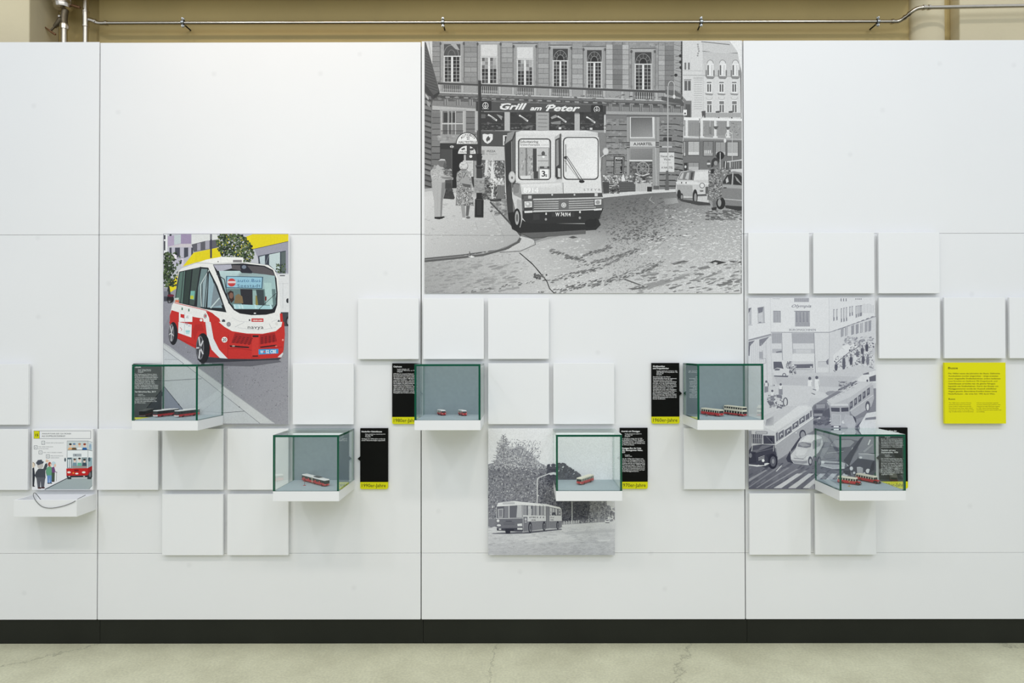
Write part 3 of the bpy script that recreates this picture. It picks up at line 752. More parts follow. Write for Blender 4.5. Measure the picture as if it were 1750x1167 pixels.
# title
for a, b in (((375, 105), (1005, 105)), ((1005, 105), (1005, 190)), ((375, 190), (1005, 190)), ((375, 105), (375, 190))): s.L([a, b], 4, (110, 112, 125))
s.R(377, 107, 437, 189, (214, 212, 10)); s.L([(437, 107), (437, 189)], 4, (90, 95, 60))
s.T('15', 391, 165, 27, (30, 30, 20), w=34, bold=0.03)
s.T('WARUM FUHR DER 15A FRÜHER', 466, 144, 15, INK, w=322, shear=0.15, bold=0.012)
s.T('ALS DOPPELDECKERBUS?', 462, 170, 15, INK, w=262, shear=0.15, bold=0.012)
for (bx_, by_), ch, lns, wd in (((462, 219), 'A', ['WEGEN DER GUTEN AUSSICHT'], 200), ((378, 270), 'B', ['WEIL MEHR FAHRGÄSTE', 'PLATZ HATTEN'], 165), ((432, 326), 'C', ['WEIL VIELE STIEGEN WAREN'], 210), ((513, 370), 'D', ['WEIL ER DURCH DIE', 'GASSEN KONNTE'], 142)):
    s.L([(bx_, by_), (bx_+35, by_), (bx_+35, by_+36), (bx_, by_+36), (bx_, by_)], 4, (85, 95, 105))
    s.T(ch, bx_+12, by_+25, 13, INK)
    for k, ln in enumerate(lns): s.T(ln, bx_+46, by_+(24 if len(lns) == 1 else 17+k*21), 9.5, (80, 84, 92), w=wd*(1 if k == 0 else .68), shear=0.1)
# road and kerb
s.P([(500, 753), (745, 628), (1022, 628), (1022, 753)], (168, 180, 180))
s.L([(498, 753), (748, 628)], 9, (70, 76, 82))
s.P([(1022, 712), (1022, 753), (988, 750)], (236, 240, 240)); s.L([(1022, 712), (988, 750)], 3, INK)
# bus
s.P([(745, 217), (975, 217), (1022, 232), (1022, 530), (975, 620), (738, 620), (735, 400), (745, 400)], (236, 241, 243))
s.P([(750, 222), (972, 220), (972, 315), (750, 318)], (205, 214, 214))
s.P([(980, 228), (1022, 240), (1022, 325), (980, 318)], (205, 216, 220))
s.L([(750, 318), (975, 316), (1022, 326)], 5, INK)
s.L([(745, 400), (745, 217), (975, 217), (1022, 232)], 4, (95, 105, 115)); s.L([(975, 217), (975, 520)], 4, (120, 128, 134))
for cx_, cy_, hair, top in ((780, 262, (50, 48, 50), (226, 175, 125)), (822, 260, (110, 140, 175), (110, 85, 60)), (881, 260, (190, 140, 110), (238, 240, 240)), (938, 262, (150, 60, 40), (40, 100, 165))):
    s.P([(cx_-28, 314), (cx_-20, 290), (cx_+20, 290), (cx_+28, 314)], top)
    s.E(cx_, cy_+6, 13, 18, (235, 205, 185)); s.E(cx_, cy_-9, 16, 11, hair)
s.E(1000, 275, 12, 26, (150, 175, 200)); s.R(988, 288, 1014, 312, (160, 190, 205))
s.R(808, 358, 902, 390, (168, 176, 182)); s.E(838, 373, 5, 6, (50, 60, 70))
s.P([(742, 402), (965, 398), (965, 520), (742, 520)], (190, 202, 204))
s.P([(745, 402), (795, 400), (795, 520), (745, 520)], (90, 110, 120))
for xx in (752, 772): s.R(xx, 420, xx+14, 515, (232, 238, 240))
s.P([(905, 400), (965, 398), (965, 520), (905, 520)], (140, 156, 160))
s.R(855, 400, 902, 518, (222, 228, 228))
for cx_, cy_, hair, top in ((828, 428, (90, 70, 66), (120, 150, 165)), (881, 418, (40, 40, 44), (110, 180, 160)), (936, 432, (40, 38, 40), (60, 78, 92))):
    s.P([(cx_-28, 512), (cx_-20, 458), (cx_+20, 458), (cx_+28, 512)], top)
    s.E(cx_, cy_+8, 12, 17, (238, 212, 196)); s.E(cx_, cy_-7, 15, 10, hair)
s.R(800, 494, 960, 520, (158, 150, 146))
s.P([(978, 400), (1022, 402), (1022, 500), (978, 510)], (150, 178, 186))
s.P([(735, 522), (975, 518), (975, 600), (737, 604)], (196, 34, 34)); s.P([(975, 514), (1022, 492), (1022, 560), (975, 604)], (160, 26, 30))
s.R(822, 534, 872, 552, (120, 22, 24))
for cx_ in (765, 928): s.E(cx_, 564, 20, 11, (238, 234, 224))
s.E(813, 572, 10, 9, (240, 150, 60)); s.E(851, 578, 18, 9, (238, 236, 230))
s.P([(737, 602), (972, 598), (972, 620), (742, 622)], (48, 52, 58)); s.E(768, 610, 11, 5, (225, 225, 220)); s.E(932, 608, 11, 5, (225, 225, 220))
s.R(748, 618, 790, 640, (50, 54, 58)); s.P([(968, 600), (1015, 540), (1022, 545), (1022, 615), (1008, 640), (968, 640)], (50, 54, 58))
s.E(998, 590, 12, 28, (110, 116, 120))
s.E(722, 425, 10, 22, (80, 92, 102)); s.E(990, 422, 14, 24, (80, 100, 112))
# queue
s.P([(357, 520), (378, 508), (388, 600), (378, 715), (357, 720)], (40, 44, 54)); s.E(370, 482, 18, 30, (226, 210, 190)); s.L([(362, 450), (385, 470), (388, 490)], 4, INK); s.E(372, 718, 15, 7, (35, 35, 40))
s.P([(398, 560), (425, 525), (480, 525), (500, 470), (522, 462), (528, 490), (502, 550), (505, 625), (500, 640), (408, 640), (385, 600)], (70, 74, 82))
s.P([(402, 620), (502, 620), (488, 738), (456, 738), (450, 660), (445, 738), (418, 738)], (92, 94, 102))
s.E(440, 738, 24, 9, (70, 36, 36)); s.E(478, 735, 20, 9, (70, 36, 36))
s.E(446, 490, 34, 34, (196, 190, 186)); s.P([(397, 462), (420, 428), (462, 424), (472, 445), (486, 442), (480, 465), (420, 486)], (74, 78, 90))
s.E(520, 440, 14, 16, (232, 196, 170)); s.L([(512, 425), (545, 440)], 8, (232, 196, 170))
s.P([(514, 520), (535, 500), (570, 502), (580, 560), (570, 605), (520, 605), (508, 560)], (104, 164, 130)); s.L([(514, 520), (508, 560), (520, 605)], 3, INK)
s.P([(522, 598), (574, 598), (572, 685), (550, 685), (548, 620), (544, 685), (526, 685)], (110, 150, 200)); s.E(540, 686, 16, 6, INK); s.E(565, 684, 14, 6, INK)
s.E(551, 475, 19, 26, (168, 72, 58)); s.E(562, 482, 10, 16, (232, 190, 168))
s.P([(572, 510), (600, 500), (612, 545), (605, 580), (575, 570)], (112, 70, 120)); s.P([(572, 565), (608, 570), (605, 662), (572, 665)], (72, 86, 70)); s.E(588, 664, 18, 6, (60, 40, 40))
s.E(594, 470, 23, 26, (196, 218, 226)); s.E(610, 488, 11, 18, (236, 196, 170)); s.L([(605, 555), (632, 565)], 7, (112, 70, 120)); s.L([(628, 562), (625, 660)], 4, (120, 116, 112))
s.build('cartoon_print', PRINT_FLAT, t)

# ------------------------------------------------------------------ colour photograph: driverless bus
t, x, z, w, h = board('photo_board', 0, 0, 2, 3, TILEW, 'colour photo board of a red and white driverless shuttle bus', 'photo board')
x0, y0, x1, y1 = px_rect(x, z, w, h, -TT)
s = Sheet(x0, y0, x1, y1, -TT, 1.0)
rnd = random.Random(5)
s.frame(0, 0, 1); s.R(270, 390, 510, 740, (150, 150, 160))
# asphalt, slabs
s.G([(270, 520), (510, 520), (510, 740), (270, 740)], [(140, 140, 150), (150, 150, 158), (160, 160, 166), (140, 140, 148)])
s.frame(270, 550, 6.308)
def asphalt(rd):
    xx, yy = rd.uniform(60, 1415), rd.uniform(200, 1100)
    return (xx, yy) if yy > 430 or xx < 400 else None
s.scatter(2600, asphalt, 5.5, lambda p, rd: (lambda v: (v, v, v+7))(140+rd.gauss(0, 12)+max(0, p[1]-400)*0.014), sides=4, seed=3)
s.P([(60, 225), (350, 440), (60, 460)], (196, 198, 200)); s.P([(60, 225), (120, 262), (380, 455), (1230, 1070), (1260, 1095), (60, 1095)], (202, 205, 206))
s.P([(60, 290), (250, 430), (500, 620), (1100, 1095), (60, 1095)], (197, 201, 204))
s.L([(60, 290), (250, 430), (500, 620), (1100, 1095)], 6, (140, 143, 150)); s.L([(60, 232), (380, 455), (1240, 1080)], 7, (168, 170, 174))
s.L([(70, 405), (225, 405)], 5, (160, 162, 166)); s.L([(70, 455), (270, 452)], 4, (170, 172, 176)); s.L([(70, 635), (470, 612)], 6, (120, 124, 130)); s.L([(700, 980), (930, 962)], 6, (112, 116, 122))
s.P([(70, 700), (270, 945), (70, 960)], (140, 146, 160)); s.L([(70, 700), (270, 945)], 6, (60, 64, 74))
s.E(225, 890, 6, 8, (50, 52, 58)); s.E(877, 917, 6, 5, (70, 72, 78))
# upper half: buildings (frame of the upper crop)
s.frame(270, 390, 6.867)
s.R(70, 70, 1540, 700, (196, 198, 206))
s.P([(70, 70), (110, 70), (110, 300), (70, 300)], (232, 234, 236)); s.R(70, 80, 88, 130, (50, 52, 60)); s.R(70, 150, 86, 260, (60, 62, 70)); s.R(135, 70, 160, 100, (60, 62, 70))
s.P([(115, 95), (270, 70), (390, 70), (390, 180), (270, 185), (115, 215)], (178, 164, 190)); s.P([(190, 85), (268, 72), (268, 178), (190, 196)], (196, 206, 210)); s.P([(270, 70), (390, 70), (390, 182), (270, 182)], (160, 146, 176))
s.P([(115, 215), (270, 183), (390, 182), (400, 225), (250, 225)], (206, 200, 206))
s.P([(395, 70), (690, 70), (720, 130), (560, 150), (395, 190)], (222, 224, 224)); s.P([(395, 190), (560, 148), (720, 130), (720, 220), (640, 240), (420, 280)], (96, 96, 104))
for xa, xb, ya, yb in ((460, 500, 178, 265), (555, 605, 150, 248)): s.P([(xa, ya), (xb, ya-6), (xb, yb-6), (xa, yb)], (166, 164, 176))
s.P([(120, 225), (395, 222), (420, 280), (300, 430), (120, 430)], (188, 186, 200))
for xa, xb in ((135, 160), (200, 258), (305, 355), (390, 412)): s.P([(xa, 228), (xb, 226), (xb, 330), (xa, 350)], (74, 76, 88))
s.P([(160, 300), (220, 310), (220, 362), (140, 355), (140, 320)], (238, 232, 240)); s.R(225, 345, 300, 352, (120, 120, 130)); s.R(270, 350, 300, 450, (214, 206, 220))
YEL = (232, 214, 30)
s.P([(290, 450), (420, 285), (740, 220), (740, 340), (560, 380), (450, 400)], YEL); s.P([(980, 120), (1110, 70), (1560, 70), (1560, 145), (1090, 250)], YEL)
for k in range(22): xx = 440+k*14; s.L([(xx, 284-k*2.6), (xx, 395-k*2)], 2.4, (204, 188, 20))
for k in range(26): xx = 1100+k*17; s.L([(xx, 76), (xx, 246-k*3.9)], 2.4, (210, 194, 22))
s.L([(1090, 252), (1560, 147)], 6, (70, 70, 76))
s.P([(1130, 246), (1560, 150), (1560, 540), (1200, 420)], (158, 158, 172)); s.P([(1175, 325), (1500, 262), (1500, 530), (1420, 530), (1180, 420)], (60, 66, 78))
s.P([(1190, 335), (1255, 318), (1255, 425), (1200, 420)], (190, 204, 210)); s.P([(1305, 308), (1432, 282), (1432, 520), (1400, 515), (1305, 430)], (196, 212, 214)); s.P([(1445, 282), (1500, 272), (1500, 530), (1445, 530)], (92, 104, 104))
s.L([(1262, 420), (1300, 320)], 4, (160, 164, 172))
s.R(612, 70, 633, 350, (66, 64, 82)); s.R(618, 70, 628, 130, (130, 130, 140))
s.P([(125, 650), (215, 570), (240, 520), (250, 480), (230, 700), (130, 760)], YEL)
GRN = [(48, 62, 42), (66, 84, 54), (36, 48, 36), (84, 104, 66), (58, 74, 50), (110, 124, 84), (30, 40, 34)]
def tree1(rd):
    a, r_ = rd.random()*6.28, rd.random()**0.5
    return (905+r_*math.cos(a)*205+0.35*r_*math.sin(a)*200, 235+r_*math.sin(a)*200)
def tree2(rd): return (70+abs(rd.gauss(0, 75)), rd.uniform(285, 690)) 
s.scatter(900, tree1, 11, GRN, seed=8); s.scatter(70, tree1, 6, [YEL, (190, 186, 60)], seed=9)
s.scatter(420, tree2, 11, GRN, seed=10)
s.scatter(60, lambda rd: (rd.uniform(1390, 1500), rd.uniform(420, 525)), 8, GRN, seed=12)
s.P([(100, 780), (120, 680), (135, 680), (150, 780)], (50, 52, 48)); s.R(70, 740, 120, 860, (120, 122, 132)); s.R(70, 800, 110, 855, (70, 72, 82))
s.E(145, 830, 42, 48, (34, 32, 36)); s.E(150, 790, 40, 16, (110, 40, 56)); s.E(135, 862, 24, 24, (60, 60, 64)); s.E(135, 862, 10, 10, (130, 130, 134))
s.P([(70, 880), (180, 880), (160, 980), (70, 1167)], (150, 150, 160))
# van on the right
s.P([(1400, 540), (1560, 540), (1560, 990), (1420, 990)], (222, 224, 226)); s.L([(1466, 640), (1466, 940)], 3, (176, 178, 184)); s.L([(1420, 650), (1560, 650)], 3, (186, 188, 194)); s.E(1522, 850, 17, 28, (44, 46, 52)); s.R(1430, 550, 1490, 562, (90, 92, 98))
s.P([(1440, 985), (1560, 985), (1560, 1150), (1470, 1150)], (66, 68, 74)); s.E(1530, 1090, 30, 60, (40, 40, 44)); s.E(1528, 1095, 15, 34, (150, 152, 158))
# bus: body
BW, BR, BRD, BD = (234, 234, 232), (198, 48, 44), (160, 34, 36), (34, 36, 42)
s.P([(560, 370), (740, 335), (1000, 342), (1002, 402), (1050, 395), (1085, 405), (1290, 430), (1370, 490), (1415, 600), (1432, 860), (1440, 1000), (1475, 1167), (140, 1167), (140, 1020), (165, 900), (195, 860), (240, 510), (280, 470), (450, 410)], BW)
s.P([(555, 372), (738, 336), (998, 344), (1002, 402), (640, 412), (560, 398)], (240, 240, 238)); s.L([(445, 405), (640, 415), (1060, 400), (1290, 432)], 5, (170, 172, 176)); s.R(880, 372, 985, 400, (130, 128, 130)); s.E(706, 392, 7, 6, (60, 60, 64))
s.L([(738, 337), (738, 400)], 2.5, (205, 206, 208))
# windscreen
s.P([(645, 425), (1000, 412), (1250, 440), (1350, 490), (1390, 590), (1405, 760), (1400, 900), (1370, 990), (1270, 1015), (1100, 1020), (960, 1000), (890, 960), (830, 880), (760, 720), (700, 560)], BD)
s.G([(715, 500), (960, 500), (985, 525), (1110, 525), (1370, 555), (1388, 760), (1378, 900), (1340, 950), (910, 950), (860, 890), (790, 740)], [(190, 214, 216), (190, 214, 216), (150, 170, 172), (150, 170, 172), (160, 188, 190), (196, 222, 222), (170, 200, 200), (120, 150, 152), (120, 150, 152), (110, 128, 134), (140, 164, 170)])
s.P([(650, 432), (860, 424), (870, 470), (760, 500), (700, 500)], (176, 176, 190)); s.P([(870, 430), (1240, 450), (1340, 500), (1380, 560), (1110, 520), (870, 480)], (92, 88, 92)); s.P([(970, 425), (1035, 425), (1110, 515), (1100, 530), (985, 525), (965, 460)], (44, 46, 56)); s.E(1010, 455, 26, 22, (120, 130, 146))
s.L([(690, 540), (780, 600), (830, 880)], 10, (60, 66, 74))
s.P([(800, 560), (1235, 570), (1225, 712), (800, 700)], (60, 90, 110)); s.P([(812, 568), (1222, 578), (1214, 702), (808, 692)], (150, 196, 216))
s.E(865, 637, 48, 48, (196, 66, 66)); s.P([(815, 620), (914, 620), (914, 645), (815, 645)], (226, 206, 206))
s.T('auto.Bus', 932, 632, 38, (52, 96, 140), w=272, bold=0.0, space=1.1); s.T('Seestadt', 932, 692, 36, (46, 74, 104), w=272, space=1.1)
s.P([(800, 710), (1380, 715), (1385, 890), (1340, 940), (900, 940), (850, 880)], (104, 128, 128)); s.P([(965, 712), (1108, 716), (1112, 900), (985, 905)], (48, 48, 54))
s.P([(815, 760), (850, 730), (885, 745), (895, 840), (860, 880), (835, 830)], (60, 44, 42)); s.E(860, 790, 24, 36, (130, 96, 82)); s.P([(895, 880), (910, 790), (945, 770), (990, 800), (1002, 880)], (132, 112, 82)); s.R(1112, 730, 1160, 900, (150, 178, 176)); s.R(1145, 790, 1175, 920, (140, 130, 70)); s.P([(1150, 720), (1240, 725), (1250, 920), (1180, 920)], (60, 72, 76)); s.P([(1245, 640), (1330, 640), (1350, 900), (1270, 900)], (176, 206, 204)); s.R(1255, 800, 1275, 850, (110, 40, 40))
s.P([(880, 890), (1340, 910), (1325, 950), (910, 945)], (170, 210, 216)); 
for xx in (885, 940, 975, 1130, 1310): s.P([(xx, 890), (xx+20, 900), (xx+35, 945), (xx+10, 945)], (196, 226, 230))
s.P([(905, 955), (1360, 955), (1340, 1000), (1100, 1015), (960, 992)], (30, 30, 34)); s.L([(1135, 1000), (1260, 880), (1385, 765)], 6, (40, 42, 46)); s.E(1138, 998, 14, 8, (220, 220, 220))
# side windows
s.P([(250, 510), (500, 455), (590, 462), (640, 560), (700, 680), (805, 988), (560, 950), (430, 920), (195, 865), (225, 640)], (36, 42, 46))
s.P([(258, 520), (320, 500), (290, 880), (205, 850)], (92, 118, 110)); s.P([(335, 500), (395, 482), (355, 890), (300, 880)], (52, 66, 62)); s.P([(410, 480), (495, 460), (470, 640), (430, 905), (370, 895)], (70, 84, 80)); s.P([(385, 735), (435, 735), (425, 840), (375, 830)], (120, 180, 170)); s.R(380, 790, 418, 830, (190, 196, 60))
s.P([(510, 475), (590, 480), (520, 620), (500, 930), (460, 920), (470, 700)], (116, 138, 140)); s.P([(525, 640), (585, 520), (580, 700), (560, 930), (520, 925)], (150, 170, 176)); s.P([(600, 520), (640, 600), (690, 760), (755, 935), (580, 930)], (150, 176, 186)); s.P([(660, 640), (760, 900), (620, 930)], (128, 142, 150)); s.L([(620, 935), (720, 820)], 14, (196, 212, 214)); s.L([(598, 490), (500, 660), (510, 920)], 9, (204, 216, 218))
s.L([(300, 505), (265, 870)], 7, BD); s.L([(400, 480), (360, 890)], 8, BD); s.L([(500, 455), (430, 915)], 12, BD); s.L([(585, 480), (545, 945)], 9, BD)
s.P([(190, 820), (245, 815), (240, 875), (195, 862)], (190, 204, 196)); s.P([(205, 840), (248, 842), (245, 876), (200, 866)], (212, 120, 96))
# red lower body
s.P([(160, 960), (250, 975), (405, 1005), (560, 968), (640, 1000), (720, 1060), (760, 1167), (140, 1167), (140, 1020)], BR)
s.P([(165, 900), (560, 965), (600, 1050), (615, 1167), (548, 1167), (530, 1060), (420, 1040), (165, 962)], BW); s.L([(195, 875), (430, 930), (570, 965), (640, 1000), (700, 1055), (740, 1110)], 7, BR)
for xx in (285, 363): s.R(xx-7, 930+(xx-285)*.2, xx+7, 960+(xx-285)*.2, (50, 110, 90))
s.P([(248, 980), (405, 1010), (402, 1167), (245, 1167)], (238, 240, 240)); s.L([(316, 992), (316, 1167)], 4, (170, 180, 184)); s.P([(265, 1005), (310, 1012), (310, 1058), (265, 1045)], (200, 46, 46)); s.T('A1', 330, 1058, 36, (70, 80, 100), w=32, shear=0.3)
s.ring(555, 1030, 14, 24, 6, (60, 50, 56)); s.E(556, 1030, 8, 14, (200, 40, 60)); s.E(507, 1078, 17, 16, (230, 228, 226))
s.P([(1430, 1000), (1460, 1000), (1478, 1167), (1440, 1167)], BR)
s.E(770, 1090, 20, 22, (70, 72, 80)); s.E(832, 1125, 22, 24, (150, 152, 156)); s.ring(832, 1125, 22, 24, 5, (120, 122, 128)); s.E(1418, 1095, 14, 20, (90, 92, 100)); s.E(1075, 1078, 10, 10, (60, 60, 66))
s.R(1098, 1058, 1238, 1102, (200, 40, 40)); s.T('WIENER LINIEN', 1110, 1088, 15, (240, 235, 230), w=116, bold=0.03)
s.L([(870, 1050), (960, 1095), (1320, 1105), (1400, 1070)], 4, (200, 202, 206))
# lower crop: front and wheels
s.frame(270, 550, 6.308)
s.P([(120, 0), (700, 0), (1360, 0), (1368, 130), (1355, 300), (1330, 385), (1080, 400), (760, 398), (560, 378), (415, 290), (360, 262), (210, 180), (150, 60)], BR)
s.P([(655, 0), (1340, 0), (1330, 50), (1270, 100), (1130, 128), (960, 125), (800, 100), (720, 55)], BW)
s.L([(830, 55), (930, 5)], 4, (176, 178, 184)); s.L([(1230, 80), (1200, 20)], 4, (176, 178, 184)); s.L([(860, 62), (1000, 82), (1150, 82), (1270, 60)], 4, (198, 200, 204))
s.T('navya', 968, 74, 36, (56, 58, 66), w=170, bold=0.008, space=1.1)
s.E(763, 26, 20, 22, (150, 152, 158)); s.ring(763, 26, 20, 22, 5, (104, 106, 112)); s.E(1280, 22, 16, 18, (220, 220, 216))
s.P([(512, 0), (568, 0), (600, 180), (660, 300), (752, 396), (668, 390), (580, 300), (530, 160)], (226, 228, 230))
s.L([(760, 140), (750, 390)], 4, BRD); s.L([(760, 290), (870, 285), (1010, 305), (1340, 270)], 5, BRD); s.P([(1018, 150), (1090, 150), (1085, 370), (1010, 370)], (206, 58, 52)); s.P([(1005, 370), (1095, 372), (1090, 398), (1010, 396)], (190, 44, 40)); s.R(1020, 145, 1085, 165, (40, 34, 36)); s.R(1020, 362, 1080, 374, (60, 26, 28))
s.P([(830, 120), (1010, 140), (1005, 240), (790, 225)], BRD); s.P([(1100, 142), (1260, 118), (1285, 210), (1100, 240)], BRD)
for rr_ in range(5):
    for cc_ in range(5):
        xx = 835+cc_*42-rr_*8; yy = 152+rr_*16+cc_*5; s.P([(xx, yy), (xx+22, yy+3), (xx+20, yy+10), (xx-2, yy+7)], (96, 20, 24))
    for cc_ in range(4):
        xx = 1110+cc_*42; yy = 168+rr_*16-cc_*7; s.P([(xx, yy), (xx+22, yy-4), (xx+23, yy+4), (xx+1, yy+8)], (96, 20, 24))
s.P([(770, 252), (980, 268), (985, 282), (780, 270)], (30, 28, 32)); s.P([(1100, 268), (1275, 246), (1285, 258), (1105, 280)], (30, 28, 32)); s.E(815, 260, 16, 8, (170, 160, 150)); s.E(1275, 262, 12, 8, (220, 120, 110))
s.R(1338, 185, 1356, 205, (240, 150, 140)); s.P([(1290, 380), (1345, 330), (1350, 345), (1330, 382)], (220, 220, 222))
s.P([(1085, 295), (1298, 290), (1298, 340), (1085, 352)], (60, 150, 206)); s.T('W', 1103, 340, 33, (245, 245, 245), w=34, bold=0.02); s.E(1148, 322, 9, 11, (220, 90, 80)); s.T('52 CBE', 1164, 338, 33, (245, 245, 245), w=112, bold=0.02, rot=-1.5)
s.E(718, 192, 31, 31, (236, 236, 234)); s.T('20', 718, 208, 32, (50, 50, 56), w=40, bold=0.02, align='c')
s.P([(222, 0), (365, 30), (360, 168), (218, 118)], (232, 235, 236)); s.L([(288, 0), (284, 142)], 4, (180, 188, 190)); s.ring(312, 18, 11, 14, 4, (120, 110, 140)); s.T('wien', 325, 48, 14, (90, 110, 150), w=30); s.R(298, 90, 345, 115, (160, 208, 212)); s.R(300, 118, 340, 130, (180, 216, 218)); s.L([(240, 60), (258, 80), (250, 96)], 5, (200, 70, 80))
s.L([(215, 180), (360, 240), (410, 262)], 7, (170, 36, 36)); s.P([(370, 100), (400, 30), (470, 20), (500, 90), (430, 100), (395, 200)], (182, 42, 40))
# wheels, shadow
s.P([(420, 400), (560, 380), (760, 398), (1080, 402), (1330, 388), (1300, 410), (1080, 450), (840, 460), (560, 440), (470, 440)], (58, 58, 66))
s.P([(560, 440), (1300, 408), (1330, 430), (1000, 478), (640, 470)], (104, 104, 112))
s.E(165, 125, 50, 125, (34, 34, 40)); s.E(146, 118, 28, 98, (122, 122, 128)); s.E(146, 118, 20, 78, (70, 70, 76))
for a in range(5): s.L([(146, 118), (146+24*math.cos(a*1.257+.4), 118+86*math.sin(a*1.257+.4))], 10, (196, 196, 200))
s.E(485, 285, 76, 165, (30, 30, 35)); s.E(455, 278, 42, 130, (110, 110, 116)); s.E(455, 278, 34, 112, (58, 58, 64))
for a in range(5): s.L([(455, 278), (455+38*math.cos(a*1.257+.6), 278+118*math.sin(a*1.257+.6))], 15, (204, 204, 208))
s.E(455, 278, 10, 24, (90, 90, 96))
s.build('photo_print', PRINT_COL, t)

# ------------------------------------------------------------------ large black-and-white photograph: city bus in an old street
ZP0, ZP1 = at_y(990, 501.5, -0.003).z, ZT-0.001
XP0, XP1 = at_y(725.6, 300, -0.003).x, at_y(1266.6, 300, -0.003).x
big = empty('mural_photo', ((XP0+XP1)/2, 0, ZP0), label='large black and white photo of a small city bus in an old street', category='photo board')
box('backing_sheet', (XP0-big.location.x, -0.003, 0), (XP1-big.location.x, -0.0003, ZP1-ZP0), TILEW, big)
x0, y0, x1, y1 = px_rect(XP0, ZP0, XP1-XP0, ZP1-ZP0, -0.003)
s = Sheet(x0, y0, x1, y1, -0.003, 1.05)
s.frame(0, 0, 1); s.R(700, 50, 1300, 520, 128)
A, B, C_, D_, E_ = (720, 60, 5.836), (1000, 60, 5.836), (720, 220, 5.836), (1000, 220, 5.836), (720, 370, 3.125)
rn = random.Random(21)
# --- upper facade
s.frame(*A)
s.R(30, 60, 2620, 640, 142)
def mott(xa, xb, ya, yb, n, size, lo, hi, seed, asp=1.6, sides=5, ang=0):
    s.scatter(n, lambda rd: (rd.uniform(xa, xb), rd.uniform(ya, yb)), size, lambda p, rd: rd.uniform(lo, hi), ang=ang, aspect=asp, sides=sides, seed=seed)
mott(110, 2600, 72, 640, 900, 16, 126, 160, 31)
for xa, xb, tn in ((110, 186, 138), (430, 556, 146), (800, 910, 150), (1165, 1272, 152), (1505, 1612, 156), (1842, 1910, 168), (1910, 2010, 122), (2004, 2070, 166), (2365, 2430, 162), (2430, 2520, 116)):
    tilt = 0.03*(xa-100)
    for k in range(9):
        ya = 66+k*50+tilt*0.55; v = tn+rn.uniform(-10, 12)
        s.R(xa, ya, xb, ya+47, v); s.L([(xa, ya+48), (xb, ya+49)], 3.5, 78)
        if k % 2 and xb-xa > 90: s.L([((xa+xb)/2, ya), ((xa+xb)/2, ya+47)], 2.5, 100)
    s.L([(xa, 72), (xa, 470+tilt)], 3, 95); s.L([(xb, 72), (xb, 470+tilt)], 3, 95)
def window(x0, y0, x1, y1, style):
    fr = 34; w_ = x1-x0; hh_ = y1-y0
    s.R(x0-fr, y0-30, x1+fr, y1+4, 160); s.L([(x0-fr, y0-28), (x0-fr, y1)], 5, 96); s.L([(x1+fr, y0-28), (x1+fr, y1)], 5, 92); s.L([(x0-fr*.55, y0-20), (x0-fr*.55, y1)], 3, 120); s.L([(x1+fr*.55, y0-20), (x1+fr*.55, y1)], 3, 112)
    s.R(x0-fr-12, y0-42, x1+fr+12, y0-28, 110); s.R(x0-fr-8, y0-28, x1+fr+8, y0-20, 184)
    for sx in (x0-fr, x1+fr): s.E(sx, y0-6, 10, 18, 84); s.E(sx, y1-28, 9, 20, 120)
    s.R(x0, y0, x1, y1, 50)
    ty = y0+hh_*0.31
    if style == 'arch':
        s.R(x0, y0, x1, ty, 62)
        cx_ = (x0+x1)/2; 
        s.ring(cx_, ty, w_*.46, (ty-y0)*.86, 4, 150, 14, 180, 360); s.ring(cx_, ty, w_*.24, (ty-y0)*.48, 4, 150, 12, 180, 360); s.E(cx_, ty, w_*.2, (ty-y0)*.42, 40, 12, 180, 360)
        for a in (205, 235, 270, 305, 335): s.L([(cx_+w_*.24*math.cos(math.radians(a)), ty+(ty-y0)*.48*math.sin(math.radians(a))), (cx_+w_*.46*math.cos(math.radians(a)), ty+(ty-y0)*.86*math.sin(math.radians(a)))], 3, 140)
    elif style == 'blind':
        s.R(x0, y0, x1, ty, 206); s.R(x0, ty-4, x1, ty, 150); s.R(x0, ty+12, x1, ty+hh_*.24, 176)
    else:
        s.R(x0, y0, x1, ty, 80); s.ring((x0+x1)/2-10, ty, w_*.45, (ty-y0)*.9, 5, 140, 12, 180, 360); s.ring((x0+x1)/2-5, ty, w_*.22, (ty-y0)*.5, 4, 130, 10, 180, 360); s.P([(x0+w_*.4, y0), (x0+w_*.75, y0), (x0+w_*.95, y0+60), (x0+w_*.7, y0+50)], 165)
    s.R(x0-4, ty, x1+4, ty+10, 214); s.R(x0-4, ty+10, x1+4, ty+14, 90)
    s.R(x0, ty+12, x0+9, y1, 212); s.R(x1-9, ty+12, x1, y1, 196)
    m_ = (x0+x1)/2; s.R(m_-10, ty+12, m_+10, y1, 220); s.L([(m_+11, ty+12), (m_+11, y1)], 3, 110)
    for a, b in ((x0+9, m_-10), (m_+10, x1-9)):
        n_ = 7
        for k in range(n_):
            for q in range(2):
                ya, yz = ty+12+(y1-ty-12)*k/n_, ty+12+(y1-ty-12)*(k+1)/n_; xa, xz = a+(b-a)*q/2, a+(b-a)*(q+1)/2
                v = rn.choice((40, 46, 54, 66, 84)) if style != 'blind' or k > 2 else rn.choice((150, 130, 168, 96))
                s.R(xa, ya, xz, yz, v)
        s.L([((a+b)/2, ty+14), ((a+b)/2, y1)], 4.5, 176)
        for k in range(1, n_): yy = ty+12+(y1-ty-12)*k/n_; s.L([(a, yy), (b, yy)], 4, 170)
    s.R(x0-12, y1, x1+12, y1+10, 190)
window(225, 90, 390, 465, 'odd'); window(595, 95, 757, 480, 'blind'); window(955, 120, 1114, 497, 'blind'); window(1312, 136, 1462, 510, 'arch')
window(1652, 150, 1799, 525, 'arch'); window(2130, 170, 2296, 542, 'arch')
